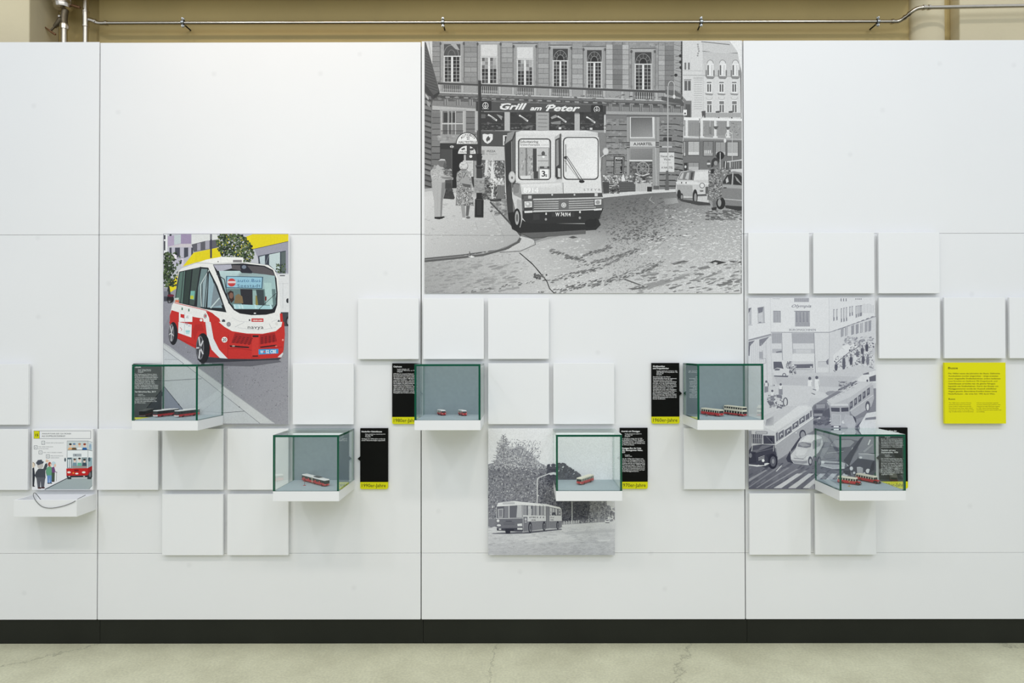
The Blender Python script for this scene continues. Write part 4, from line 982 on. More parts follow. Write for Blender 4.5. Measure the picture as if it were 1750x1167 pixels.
# balustrade and main cornice, sloping slightly to the right
def yb_(x): return 470+(x-170)*0.0375
def band(xa, xb, ya, yb2, c): s.P([(xa, yb_(xa)+ya), (xb, yb_(xb)+ya), (xb, yb_(xb)+yb2), (xa, yb_(xa)+yb2)], c)
band(165, 2595, 0, 22, 72); band(165, 2595, 22, 96, 152); band(165, 2595, 0, 5, 110)
for xa, xb in ((215, 395), (592, 765), (955, 1118), (1305, 1470), (1648, 1805), (2120, 2320)):
    band(xa, xb, 24, 94, 66)
    n_ = 9
    for k in range(n_):
        xx = xa+(xb-xa)*(k+.5)/n_; yy = yb_(xx); s.E(xx, yy+72, 6.5, 17, 170, 10); s.R(xx-3.5, yy+26, xx+3.5, yy+60, 162); s.R(xx-7, yy+88, xx+7, yy+94, 150)
for xa in (165, 395, 560, 765, 900, 1120, 1270, 1475, 1610, 1810, 1990, 2080, 2330, 2420): band(xa, xa+30, 24, 94, 172); s.L([(xa, yb_(xa)+24), (xa, yb_(xa)+94)], 3, 90); s.L([(xa+30, yb_(xa)+24), (xa+30, yb_(xa)+94)], 3, 96)
band(120, 2640, 96, 106, 190); band(120, 2640, 106, 132, 112); band(120, 2660, 132, 158, 74); band(120, 2640, 158, 190, 92)
for k in range(26): xx = 240+k*92; band(xx, xx+44, 140, 152, 150)
mott(170, 2590, 590, 690, 200, 5, 84, 132, 32, 3)
# --- frieze, sign band and shop level
s.P([(110, 655), (2600, 735), (2600, 1200), (110, 1200)], 128)
for k in range(3):
    xx = 222+k*124; s.R(xx, 640, xx+46, 705, 120)
    for q in range(4): s.L([(xx+5+q*12, 642), (xx+5+q*12, 700)], 4, 170 if q % 2 else 84)
s.P([(110, 705), (555, 735), (555, 760), (110, 745)], 176); s.P([(110, 745), (555, 760), (555, 770), (110, 755)], 92)
for k in range(9): xx = 1868+k*102; yy = 685+k*3; s.R(xx, yy, xx+34, yy+70, 116); [s.L([(xx+4+q*9, yy+2), (xx+4+q*9, yy+66)], 3.4, 168 if q % 2 else 80) for q in range(4)]
s.P([(1842, 760), (2610, 775), (2610, 800), (1842, 790)], 160); s.P([(1842, 790), (2610, 800), (2610, 812), (1842, 802)], 88)
s.R(185, 745, 445, 1000, 156); s.R(205, 760, 425, 990, 104); s.R(225, 775, 265, 870, 60); s.R(285, 775, 340, 870, 66); s.R(350, 775, 415, 870, 130); s.R(205, 878, 425, 890, 196); s.R(225, 895, 300, 985, 96); s.R(312, 895, 412, 985, 120)
for xx in (207, 268, 305, 342, 418): s.L([(xx, 760), (xx, 990)], 7, 196)
s.L([(195, 955), (425, 955)], 4, 50); [s.L([(200+k*15, 950), (200+k*15, 995)], 3, 56) for k in range(15)]
for k in range(7): ya = 770+k*58; s.R(110, ya, 188, ya+50, 116+rn.uniform(-8, 14)); s.L([(110, ya+53), (188, ya+53)], 6, 62); s.R(440, ya, 545, ya+50, 112+rn.uniform(-8, 14)); s.L([(440, ya+53), (545, ya+53)], 6, 58)
s.R(420, 755, 445, 1000, 172); s.R(535, 760, 560, 970, 176)
s.R(165, 1000, 560, 1080, 150); mott(165, 560, 1000, 1075, 60, 9, 130, 168, 33)
# sign
s.P([(545, 655), (1634, 690), (1842, 698), (1842, 792), (1634, 778), (545, 757)], 62); s.P([(545, 655), (1842, 698), (1842, 704), (545, 662)], 110); s.P([(690, 668), (1634, 696), (1690, 698), (1690, 780), (690, 760)], 78)
for cx_, cy_ in ((640, 703), (1750, 742)):
    s.R(cx_-55, cy_-45, cx_+60, cy_+48, 44); s.ring(cx_, cy_, 27, 29, 6, 214); s.L([(cx_, cy_-26), (cx_, cy_+22)], 6, 214); s.ring(cx_, cy_-4, 13, 20, 4.5, 210, 14, 0, 180); s.L([(cx_-32, cy_+33), (cx_+32, cy_+33)], 4, 190)
s.T('Grill', 784, 742, 60, 226, w=270, bold=0.03, shear=0.35); s.T('am', 1085, 750, 42, 226, w=116, bold=0.03, shear=0.35); s.T('Peter', 1240, 756, 60, 226, w=345, bold=0.03, shear=0.35, rot=0.6)
s.L([(795, 690), (850, 684)], 7, 226); s.L([(1245, 722), (1262, 700), (1320, 694)], 8, 226)
# shop windows
s.P([(560, 760), (1842, 795), (1842, 975), (560, 952)], 150)
for xa, xb in ((592, 830), (884, 1144), (1274, 1528), (1580, 1825)):
    s.R(xa, 768, xb, 950, 54); mott(xa+4, xb-4, 880, 946, 30, 9, 40, 110, xa, 1.8); mott(xa+4, xb-4, 775, 880, 24, 12, 46, 72, xa+1, 2)
    s.L([(xa, 768), (xa, 950)], 5, 40); s.L([(xa, 884), (xb, 884)], 3, 90)
for cx_, cy_ in ((710, 832), (1020, 838), (1402, 848), (1690, 854)):
    s.P([(cx_-48, cy_-32), (cx_-40, cy_-44), (cx_+48, cy_+14), (cx_+40, cy_+28)], 222); s.L([(cx_-34, cy_-24), (cx_+32, cy_+12)], 8, 110)
s.P([(1290, 820), (1340, 795), (1365, 815), (1300, 840)], 150); s.P([(1290, 870), (1390, 855), (1390, 890), (1300, 890)], 130); s.R(1370, 918, 1396, 940, 210); s.R(1680, 925, 1706, 945, 206); s.R(595, 790, 640, 830, 96); s.P([(750, 790), (810, 810), (800, 850)], 150)
s.R(830, 770, 884, 960, 178); s.R(1144, 775, 1274, 960, 160); s.R(1528, 790, 1580, 965, 176); [s.L([(1165, 800+k*38), (1256, 802+k*38)], 5, 96) for k in range(5)]; s.R(1822, 800, 1842, 975, 190)
# second sign strip
s.P([(555, 950), (940, 958), (940, 1120), (555, 1110)], 76); s.L([(555, 955), (940, 960)], 6, 120)
s.P([(612, 990), (632, 985), (662, 992), (692, 985), (713, 990), (712, 1040), (690, 1070), (662, 1085), (634, 1070), (613, 1040)], 220); s.P([(645, 1040), (655, 1020), (672, 1005), (680, 1025), (690, 1018), (682, 1050), (664, 1056), (660, 1068), (650, 1058)], 80)
s.R(815, 1000, 880, 1100, 214); s.T('P', 832, 1085, 72, 60, w=50, bold=0.05)
# --- leaning building edge on the far left
s.P([(30, 60), (110, 60), (110, 290), (45, 72)], 205); s.L([(75, 60), (100, 230)], 5, 150)
s.P([(30, 72), (46, 72), (182, 562), (122, 625), (100, 700), (100, 1600), (30, 1600)], 84)
for k in range(30): yy = 120+k*14; s.L([(34, yy), (46+k*4.4, yy+10+k*1.4)], 3, 104 if k % 2 else 62)
s.P([(122, 600), (182, 562), (182, 585), (122, 640)], 56); s.P([(32, 480), (122, 600), (118, 640), (32, 560)], 62)
for k in range(19): yy = 600+k*54; s.P([(32, yy-8), (98, yy+14), (98, yy+46), (32, yy+28)], 112+rn.uniform(-14, 14)); s.L([(32, yy+32), (98, yy+52)], 6, 50)
s.P([(40, 580), (75, 625), (70, 650), (42, 610)], 180); s.P([(55, 650), (90, 680), (85, 720), (60, 700)], 150)
# --- corner bay and the building beyond
s.frame(*B)
s.P([(885, 60), (970, 60), (970, 640), (885, 620)], 158)
for k in range(11): s.L([(885, 96+k*50), (965, 112+k*52)], 3.5, 96)
s.L([(948, 440), (948, 640)], 4, 110); s.R(955, 60, 974, 640, 74)
for cx_, cy_ in ((950, 208), (952, 270), (955, 325), (905, 400)): s.E(cx_, cy_, 16, 16, 44, 10); s.L([(cx_-50, cy_+8), (cx_, cy_)], 4, 50)
for k in range(22): s.E(963+rn.uniform(-6, 6), 80+k*24, 6, 7, 52, 7)
s.P([(800, 545), (900, 555), (975, 600), (970, 625), (800, 590)], 96); s.P([(760, 610), (960, 640), (1055, 690), (1000, 725), (960, 690), (760, 650)], 84); s.P([(960, 645), (1040, 685), (1000, 700)], 150)
s.P([(970, 60), (1460, 60), (1500, 100), (1540, 200), (1562, 1200), (970, 1200), (985, 760), (1040, 690), (970, 610)], 206)
s.P([(1150, 60), (1440, 60), (1500, 120), (1520, 180), (1180, 160)], 196); s.L([(1160, 66), (1440, 96)], 7, 96); s.L([(1170, 160), (1350, 185), (1520, 180)], 7, 110)
s.P([(1440, 60), (1560, 60), (1560, 380), (1545, 300), (1520, 170)], 226); s.P([(1175, 165), (1520, 185), (1545, 300), (1545, 420), (1190, 410)], 190)
for k in range(14): s.L([(1085, 450+k*22), (1165, 450+k*22)], 4, 156)
s.R(1080, 420, 1170, 440, 186); s.L([(975, 400), (1180, 402), (1545, 420)], 6, 158); s.L([(975, 355), (1170, 358)], 4, 168); s.L([(1175, 60), (1180, 1000)], 3, 170)
for k in range(6): s.E(1128+rn.uniform(-8, 8), 95+k*22, 9, 10, 150, 8)
for xx in (990, 1025): s.R(xx, 275, xx+18, 345, 110); s.R(xx-2, 455, xx+28, 555, 122); s.R(xx+4, 462, xx+24, 550, 92); s.R(xx-6, 440, xx+34, 452, 150)
s.R(985, 655, 1060, 830, 120); s.R(1000, 690, 1050, 830, 84); s.R(978, 745, 1014, 800, 226); s.E(996, 782, 10, 10, 90)
for xa in (1215, 1338, 1465):
    s.E(xa+32, 285, 30, 34, 214); s.ring(xa+32, 282, 30, 32, 5, 120, 12, 180, 360); s.R(xa, 285, xa+66, 410, 222); s.R(xa+4, 300, xa+18, 400, 96); s.R(xa+44, 300, xa+50, 400, 170); s.R(xa-14, 350, xa, 408, 120); s.R(xa+62, 350, xa+76, 408, 118); s.P([(xa-18, 408), (xa+80, 414), (xa+60, 440), (xa, 436)], 134)
    s.R(xa-4, 455, xa+48, 580, 226); s.R(xa+2, 490, xa+18, 566, 92); s.R(xa+26, 490, xa+40, 566, 86); s.R(xa-2, 465, xa+44, 482, 130); s.P([(xa-22, 580), (xa+66, 586), (xa+50, 602), (xa-10, 598)], 142); s.ring(xa+22, 620, 32, 26, 4, 168, 10, 0, 180)
    s.R(xa-4, 650, xa+52, 770, 224); s.R(xa, 660, xa+46, 690, 120); s.R(xa+2, 696, xa+20, 770, 104); s.R(xa+28, 696, xa+44, 770, 98)
for xa in (1160, 1300, 1430): s.P([(xa, 760), (xa+40, 755), (xa+38, 850), (xa+28, 850), (xa+20, 800), (xa+8, 830)], 84)
s.R(1200, 775, 1562, 820, 170); [s.L([(1200+k*14, 778), (1200+k*14, 820)], 2.4, 120) for k in range(25)]
s.P([(985, 820), (1562, 835), (1562, 862), (985, 850)], 228); s.L([(985, 852), (1562, 862)], 5, 110)
s.P([(985, 855), (1562, 865), (1562, 1040), (985, 1005)], 152); mott(990, 1545, 870, 1000, 160, 8, 120, 178, 41, 1)
for xa in (1030, 1190, 1320): s.R(xa, 870, xa+105, 1000, 134); [s.L([(xa+6+k*13, 875), (xa+6+k*13, 998)], 2.6, 168) for k in range(8)]
for xa in (1000, 1150, 1285, 1412): s.R(xa, 850, xa+24, 1020, 214); s.R(xa-10, 1010, xa+36, 1024, 220)
s.P([(1278, 910), (1330, 910), (1312, 940), (1292, 940)], 90); s.P([(1400, 915), (1450, 915), (1430, 945), (1416, 945)], 96); s.R(1236, 915, 1252, 990, 60)
s.P([(980, 1020), (1562, 1040), (1562, 1700), (980, 1700)], 128); s.L([(985, 1025), (1562, 1042)], 10, 176)
# pier and shop of the corner house
s.R(205, 800, 420, 1700, 120)
for k in range(14): ya = 838+k*60; s.R(212, ya, 412, ya+50, 132+rn.uniform(-12, 14)); s.L([(212, ya+55), (412, ya+56)], 8, 56); s.L([(262 if k % 2 else 340, ya), (262 if k % 2 else 340, ya+50)], 3, 96)
for k in range(15): ya = 838+k*56; s.P([(735, ya), (900, ya+2), (972, ya+18), (972, ya+58), (900, ya+46), (735, ya+46)], 126+rn.uniform(-12, 12)); s.L([(735, ya+50), (900, ya+51), (972, ya+64)], 8, 52)
mott(205, 412, 830, 1600, 130, 9, 104, 156, 43, 2); mott(735, 970, 830, 1660, 130, 9, 100, 150, 44, 2)
s.R(415, 805, 740, 1700, 152); s.R(445, 815, 690, 1030, 206); s.G([(455, 822), (668, 822), (672, 1018), (455, 1018)], [96, 100, 148, 136]); s.L([(675, 818), (690, 1030)], 7, 216); s.L([(415, 812), (740, 812)], 9, 84); s.L([(440, 820), (440, 1600)], 5, 110); s.L([(705, 820), (715, 1600)], 5, 116)
s.R(445, 1062, 700, 1112, 196); s.T('A.HARTEL', 480, 1100, 27, 64, w=190, bold=0.03)
for xa in (412, 702): s.R(xa, 1068, xa+34, 1082, 76); s.R(xa, 1090, xa+34, 1104, 84); s.R(xa, 1116, xa+34, 1128, 76)
s.R(778, 1022, 862, 1056, 58); s.R(765, 1108, 866, 1122, 190)
# --- street level (frame C)
s.frame(*C_)
s.P([(30, 640), (850, 560), (850, 1500), (30, 1500)], 182)
s.R(188, 145, 560, 600, 60); s.R(310, 205, 425, 600, 34); s.R(195, 150, 300, 600, 72); s.L([(305, 205), (305, 600)], 5, 104); s.R(188, 145, 430, 205, 52); s.E(305, 180, 20, 12, 190); s.T('3', 298, 190, 16, 60, bold=.02)
for k in range(5): ya = 120+k*64; s.R(105, ya, 185, ya+56, 112+rn.uniform(-8, 12)); s.L([(105, ya+60), (185, ya+60)], 6, 58)
s.R(105, 440, 190, 640, 100); s.P([(30, 600), (120, 590), (190, 600), (560, 585), (560, 660), (30, 690)], 176)
s.P([(34, 630), (110, 620), (120, 680), (34, 690)], 200)
# sunlit pavement, kerb, gutter
s.G([(30, 680), (340, 640), (680, 720), (860, 905), (990, 1080), (985, 1140), (870, 1190), (30, 1330)], [206, 200, 190, 180, 172, 170, 186, 190])
s.L([(30, 1062), (960, 1064)], 4, 128); s.L([(620, 720), (760, 940), (830, 1090)], 3, 140); s.L([(540, 930), (560, 1000)], 3, 146)
mott(40, 820, 700, 1150, 320, 5, 178, 202, 51, 3, 5)
s.P([(680, 720), (850, 700), (870, 915), (930, 990)], 140); mott(700, 850, 720, 860, 60, 9, 96, 190, 52, 2); s.L([(690, 735), (800, 850), (990, 1060)], 16, 78)
s.P([(30, 1290), (400, 1255), (760, 1205), (940, 1140), (990, 1075), (998, 1100), (950, 1165), (770, 1240), (400, 1300), (30, 1340)], 96)
# shop front with flower stand
s.P([(600, 175), (840, 180), (840, 330), (600, 310)], 186); s.T('PIZZA', 655, 235, 20, 80, w=85, bold=0.02); s.T('AL TAGLIO', 640, 260, 12, 110, w=115); s.R(600, 215, 632, 262, 150)
s.R(600, 318, 840, 700, 92); mott(600, 840, 330, 690, 620, 7, 40, 200, 53, 1); mott(640, 735, 310, 480, 130, 9, 150, 232, 54, .6); s.P([(705, 275), (730, 480), (715, 700), (700, 700), (690, 480)], 214); s.P([(640, 320), (665, 310), (660, 470), (630, 470)], 206)
mott(670, 820, 500, 580, 170, 7, 150, 236, 55, 1.4); s.P([(755, 560), (830, 570), (830, 700), (760, 700)], 86); [s.L([(762+k*12, 570), (764+k*12, 698)], 4, 150) for k in range(6)]; mott(600, 700, 520, 700, 120, 9, 40, 150, 56); s.L([(690, 560), (720, 700)], 5, 210); s.L([(670, 680), (745, 690)], 5, 220); s.P([(680, 705), (800, 700), (795, 722), (690, 724)], 60)
# bus-stop signs
s.P([(345, 160)]+[(457+113*math.cos(math.radians(a)), 155+120*math.sin(math.radians(a))) for a in range(180, 361, 12)]+[(570, 160)], 56)
s.P([(353, 152)]+[(457+104*math.cos(math.radians(a)), 150+106*math.sin(math.radians(a))) for a in range(180, 361, 12)]+[(562, 152)], 226)
for k, ch in enumerate('AUTOBUS'):
    a = -52+k*17.3; s.T(ch, 468+74*math.sin(math.radians(a)), 130-68*math.cos(math.radians(a))+12, 23, 60, bold=0.02, align='c', rot=a*.6)
for a, b in ((458, 86), (474, 86), (460, 104), (474, 104)): s.R(a-5, b-5, a+6, b+5, 60)
s.T('HALTESTELLE', 372, 146, 23, 60, w=186, bold=0.02)
s.P([(368, 250)]+[(455+88*math.cos(math.radians(a)), 246+75*math.sin(math.radians(a))) for a in range(180, 361, 12)]+[(543, 250)], 218); s.T('HALTESTELLE', 384, 240, 16, 80, w=145, bold=0.01); s.P([(395, 205), (430, 190), (440, 205), (410, 215)], 70); s.P([(480, 200), (520, 190), (525, 215), (490, 220)], 70)
s.R(453, 170, 486, 330, 66); s.R(425, 262, 445, 320, 176); s.E(494, 277, 15, 15, 214); s.P([(415, 318), (520, 318), (520, 480), (430, 470)], 196); s.L([(440, 340), (505, 340)], 4, 140); s.R(525, 320, 550, 500, 150); mott(420, 520, 340, 470, 30, 6, 160, 214, 57)
# man and woman
s.P([(92, 420), (130, 385), (165, 360), (215, 375), (250, 440), (265, 460), (320, 490), (318, 508), (240, 512), (235, 540), (110, 540), (95, 470)], 176); mott(108, 235, 395, 515, 120, 4.5, 140, 206, 61, 1.6)
s.P([(212, 400), (260, 400), (300, 440), (305, 470), (250, 470), (225, 450)], 104); mott(225, 300, 405, 465, 40, 6, 70, 170, 62)
s.P([(185, 480), (230, 500), (300, 510), (320, 492), (295, 480), (230, 482)], 128)
s.E(208, 342, 42, 42, 110); s.P([(170, 320), (195, 303), (235, 305), (250, 340), (240, 318), (200, 318)], 196); s.P([(232, 330), (258, 372), (245, 395), (215, 385)], 88); s.E(135, 385, 14, 24, 150)
s.P([(102, 530), (240, 530), (236, 620), (215, 720), (205, 885), (132, 885), (128, 720), (112, 620)], 174); s.P([(205, 540), (240, 532), (236, 620), (212, 720), (205, 880), (190, 880), (195, 700)], 130); s.L([(165, 560), (160, 880)], 4, 166)
s.P([(132, 880), (205, 878), (218, 895), (180, 904), (132, 898)], 36); s.E(218, 882, 16, 8, 40)
s.P([(245, 545), (300, 545), (310, 610), (335, 690), (325, 705), (220, 698), (240, 620)], 60); mott(235, 325, 600, 700, 30, 8, 50, 80, 63)
s.P([(360, 440), (395, 410), (450, 408), (495, 440), (505, 540), (525, 600), (510, 610), (500, 580), (355, 590), (350, 490)], 160); s.P([(355, 570), (500, 570), (526, 770), (342, 768)], 140)
mott(360, 496, 430, 585, 260, 5, 84, 200, 64); mott(350, 518, 590, 764, 420, 5, 60, 224, 65, 1)
s.E(422, 374, 46, 46, 96); s.E(421, 370, 42, 41, 204); mott(390, 452, 340, 402, 40, 5, 160, 226, 66); s.P([(395, 400), (450, 400), (444, 425), (402, 425)], 130); s.P([(385, 520), (440, 450), (470, 500), (500, 560), (490, 590), (410, 560)], 158); s.P([(405, 545), (495, 560), (490, 592), (420, 575)], 90); s.L([(445, 440), (420, 490)], 6, 60)
s.P([(395, 770), (435, 770), (440, 885), (412, 885)], 150); s.P([(450, 768), (485, 768), (470, 870), (445, 870)], 96); s.E(425, 898, 17, 13, 206); s.E(468, 886, 21, 12, 100)
# lamp post
s.R(566, -480, 597, 160, 52); s.L([(572, -480), (572, 160)], 5, 84); s.P([(560, 150), (600, 150), (596, 255), (566, 255)], 56); s.P([(552, 250), (606, 250), (602, 275), (610, 275), (604, 300), (600, 360), (560, 360), (556, 300), (550, 275)], 44); s.P([(540, 365), (620, 365), (606, 400), (552, 400)], 40); s.P([(556, 400), (604, 400), (610, 490), (550, 490)], 60); s.L([(546, 372), (615, 372)], 5, 100)
s.P([(525, 495), (632, 500), (630, 640), (530, 640)], 150); s.L([(525, 497), (632, 502)], 5, 196); mott(535, 625, 520, 635, 24, 9, 120, 170, 67)
s.P([(550, 640), (605, 640), (606, 690), (622, 712), (620, 886), (532, 884), (536, 712), (550, 690)], 38); s.P([(552, 720), (600, 720), (598, 860), (556, 860)], 50); s.L([(536, 706), (620, 710)], 4, 84)
# --- street (frame D)
s.frame(*D_)
s.P([(170, 640), (660, 600), (1562, 600), (1560, 1200), (130, 1200)], 150)
s.G([(170, 690), (640, 640), (900, 625), (1550, 850), (1550, 1650), (-1600, 1650), (-1600, 1330), (-700, 1190), (150, 900)], [104, 104, 120, 160, 204, 198, 182, 176, 120])
s.P([(170, 655), (640, 610), (900, 605), (905, 630), (640, 645), (170, 690)], 206)
def tone(p):
    x_, y_ = p
    v = 108+max(0, (y_-700))*0.10+max(0, (x_-500))*0.055-max(0, 650-abs(x_-350))*0.03
    if y_ > 1000 and x_ < 200: v += 30
    return v
def lane(rd):
    x_, y_ = rd.uniform(-600, 1562), 660+rd.random()**0.8*960
    if y_ < 690+max(0, 300-x_)*1.2: return None
    return (x_, y_)
def streak(p): return -8-(p[0]-300)*0.012 if p[0] < 900 else -4
s.scatter(9000, lane, 3.6, lambda p, rd: min(222, max(60, tone(p)+rd.gauss(0, 16))), ang=streak, aspect=2.4, sides=4, seed=71)
s.scatter(700, lambda rd: (rd.gauss(560, 190), rd.uniform(690, 1120)), 4.5, lambda p, rd: rd.uniform(86, 124), ang=streak, aspect=2.6, sides=5, seed=72)
s.scatter(900, lambda rd: (rd.uniform(800, 1562), rd.uniform(800, 1500)), 3.2, lambda p, rd: rd.uniform(172, 214), ang=-5, aspect=4, sides=5, seed=73)
s.L([(660, 680), (640, 710), (690, 745)], 5, 170); s.G([(780, 700), (910, 690), (930, 740), (800, 760)], [130, 160, 165, 140])
# --- foreground road (frame E)
s.frame(*E_)
s.G([(15, 240), (340, 205), (530, 170), (610, 140), (900, 60), (1000, 110), (880, 250), (650, 415), (15, 415)], [168, 182, 192, 186, 140, 160, 190, 196, 160])
s.scatter(1500, lambda rd: (lambda x_, y_: (x_, y_) if y_ > 245-x_*0.17 and x_ < 1000-y_*.5 else None)(rd.uniform(15, 900), rd.uniform(110, 412)), 2.6, lambda p, rd: min(226, 160+p[0]*0.045+rd.gauss(0, 10)), ang=-6, aspect=3.2, sides=4, seed=74)
s.scatter(160, lambda rd: (rd.uniform(30, 520), rd.uniform(240, 410)), 4, lambda p, rd: rd.uniform(146, 172), ang=-7, aspect=5, sides=6, seed=79)
for pts in ([(600, 415), (1000, 330), (1300, 235)], [(680, 350), (950, 280), (1130, 190)], [(200, 410), (640, 345), (820, 300), (930, 280)], [(830, 270), (1000, 225), (1150, 175)], [(690, 180), (780, 215), (880, 240)], [(860, 210), (1010, 165)], [(980, 350), (1200, 290), (1260, 260)], [(700, 410), (860, 375), (1100, 330)]):
    def along(rd, pts=pts):
        k = rd.randrange(len(pts)-1); t_ = rd.random(); a, b = pts[k], pts[k+1]
        return (a[0]+(b[0]-a[0])*t_+rd.gauss(0, 5), a[1]+(b[1]-a[1])*t_+rd.gauss(0, 5))
    s.scatter(90, along, 2.6, lambda p, rd: rd.uniform(92, 140), ang=-17, aspect=3.4, sides=5, seed=int(pts[0][0]))
s.L([(525, 195), (560, 225), (590, 250), (625, 290), (645, 315), (670, 345), (685, 385), (712, 412)], 5, 58); s.L([(530, 200), (600, 262), (640, 312)], 3, 50)
s.scatter(40, lambda rd: (rd.gauss(625, 18), rd.gauss(318, 9)), 5, [84, 96, 110], seed=75)
s.P([(1530, 245), (1570, 233), (1630, 245), (1580, 258)], 66); s.P([(1640, 236), (1705, 240), (1705, 248), (1650, 242)], 70); s.P([(1570, 365), (1650, 335), (1665, 350), (1600, 375)], 120); s.P([(1470, 275), (1530, 262), (1545, 275), (1490, 285)], 130)
s.P([(1200, 360), (1480, 295), (1400, 330), (1220, 385)], 150); s.P([(1330, 250), (1400, 235), (1430, 240), (1350, 258)], 104); s.P([(1450, 345), (1590, 295), (1600, 300), (1480, 345)], 140); s.L([(1085, 335), (1200, 378)], 6, 92); s.P([(1100, 385), (1200, 372), (1215, 380), (1130, 392)], 110)
s.scatter(160, lambda rd: (rd.uniform(1150, 1700), rd.uniform(240, 410)), 3.5, lambda p, rd: rd.uniform(120, 165), ang=-12, aspect=4.5, sides=5, seed=76); s.scatter(220, lambda rd: (rd.uniform(1150, 1700), rd.uniform(90, 410)), 2.4, lambda p, rd: rd.uniform(196, 222), ang=-10, aspect=4.5, sides=5, seed=77)
s.P([(520, 130), (530, 105), (590, 120), (610, 135), (560, 170), (430, 195), (480, 165)], 196); s.L([(420, 192), (530, 185), (610, 150), (605, 130)], 4, 110); s.P([(785, 112), (810, 104), (835, 112), (810, 118)], 80)
s.L([(20, 238), (180, 222), (330, 205), (450, 172), (520, 135), (528, 118)], 13, 92); s.L([(20, 232), (180, 216), (330, 199), (445, 167), (512, 132)], 3, 150); s.P([(250, 214), (268, 209), (286, 215), (270, 221)], 226); s.L([(258, 188), (262, 212)], 4, 90)
# --- street furniture and cars (frame D)
s.frame(*D_)
s.R(980, 120, 1562, 400, 112)
for xa, xb, ya, yb2, c in ((1028, 1136, 130, 262, 176), (1182, 1272, 130, 270, 130), (1302, 1398, 135, 262, 150), (1418, 1522, 135, 272, 166), (1030, 1130, 340, 410, 150), (985, 998, 130, 270, 168)):
    s.R(xa-8, ya-6, xb+8, yb2+8, 84); s.R(xa, ya, xb, yb2, c); s.L([((xa+xb)/2, ya), ((xa+xb)/2, yb2)], 3, c-40); s.R(xa, yb2-30, xb, yb2, c+30)
s.R(1180, 176, 1262, 246, 130); [s.R(1188+k*18, 215, 1200+k*18, 246, 200) for k in range(4)]
s.R(440, 190, 690, 320, 150); s.G([(450, 200), (668, 200), (668, 312), (450, 312)], [136, 130, 118, 126]); s.R(440, 312, 690, 326, 214); s.R(445, 328, 668, 560, 84)
mott(448, 665, 335, 550, 120, 11, 50, 130, 81); s.ring(575, 400, 60, 66, 8, 160, 18); s.ring(580, 395, 28, 34, 6, 150, 14); [s.L([(575, 400), (575+95*math.cos(a*.8), 400+75*math.sin(a*.8))], 5, 150) for a in range(8)]; s.L([(500, 450), (560, 475), (640, 450)], 9, 206)
s.P([(285, 278), (392, 278), (386, 460), (282, 458)], 44); s.L([(298, 288), (380, 290), (376, 450), (294, 450), (298, 288)], 4, 190); s.T('PIZZA', 304, 306, 17, 226, w=68, bold=0.03); [s.L([(304, 326+k*14), (304+rn.uniform(40, 68), 327+k*14)], 5, 206) for k in range(9)]
s.R(742, 238, 888, 432, 208); s.T('Neuer elle', 752, 286, 22, 110, w=128, bold=0.02); s.T('Waren', 782, 316, 20, 100, w=70, bold=0.02); s.T('für Damen', 775, 345, 12, 150, w=85); s.T('A HARTEL', 758, 398, 20, 110, w=118, bold=0.03)
mott(180, 480, 470, 540, 340, 7, 70, 226, 82, 1.2); s.P([(175, 528), (240, 535), (240, 640), (185, 645)], 70); s.P([(330, 530), (500, 530), (500, 628), (340, 632)], 88); [s.L([(332, 552+k*22), (500, 552+k*22)], 3, 62) for k in range(4)]; s.P([(240, 565), (335, 565), (345, 650), (240, 650)], 190); mott(250, 335, 575, 645, 50, 9, 40, 110, 83)
s.P([(360, 490), (380, 450), (400, 520), (365, 528)], 214); mott(500, 660, 480, 560, 130, 8, 60, 206, 84); s.R(500, 548, 660, 625, 190); [s.L([(505+k*14, 550), (505+k*14, 622)], 3, 140) for k in range(11)]; s.R(618, 580, 664, 628, 46); mott(660, 700, 400, 470, 40, 8, 40, 120, 85)
s.R(670, 190, 735, 610, 150); s.L([(700, 190), (710, 600)], 5, 190); s.R(680, 570, 735, 606, 96)
# lanterns
s.R(818, -420, 830, 440, 176); s.P([(806, 420), (828, 420), (832, 560), (836, 614), (794, 614), (800, 560)], 96); s.ring(858, -425, 30, 48, 7, 190, 12, 180, 360); s.L([(887, -420), (887, -340)], 8, 186); s.E(886, -318, 14, 20, 214)
s.L([(1140, -100), (1138, 400)], 7, 110); s.ring(1180, -60, 40, 55, 6, 196, 10, 180, 280); s.L([(1466, 40), (1466, 340)], 6, 190); s.ring(1432, 72, 32, 40, 7, 206, 12, 180, 330); s.E(1394, 120, 13, 20, 214); s.L([(1245, -80), (1243, 60)], 4, 200)
s.E(1346, 268, 41, 41, 40); s.L([(1346, 240), (1346, 400)], 8, 190); s.E(1231, 350, 19, 38, 90); s.R(1214, 340, 1248, 358, 206)
s.R(985, 340, 1018, 420, 52); s.E(1000, 380, 10, 14, 200)
# van
s.P([(1380, 330), (1460, 320), (1562, 305), (1562, 470), (1380, 470)], 200); s.R(1410, 335, 1440, 400, 96); s.P([(1450, 330), (1562, 318), (1562, 400), (1450, 405)], 96); [s.L([(1465+k*22, 330), (1465+k*22, 400)], 4, 170) for k in range(4)]
s.R(1380, 325, 1412, 410, 60); s.P([(1395, 325), (1405, 325), (1400, 410), (1390, 410)], 190)
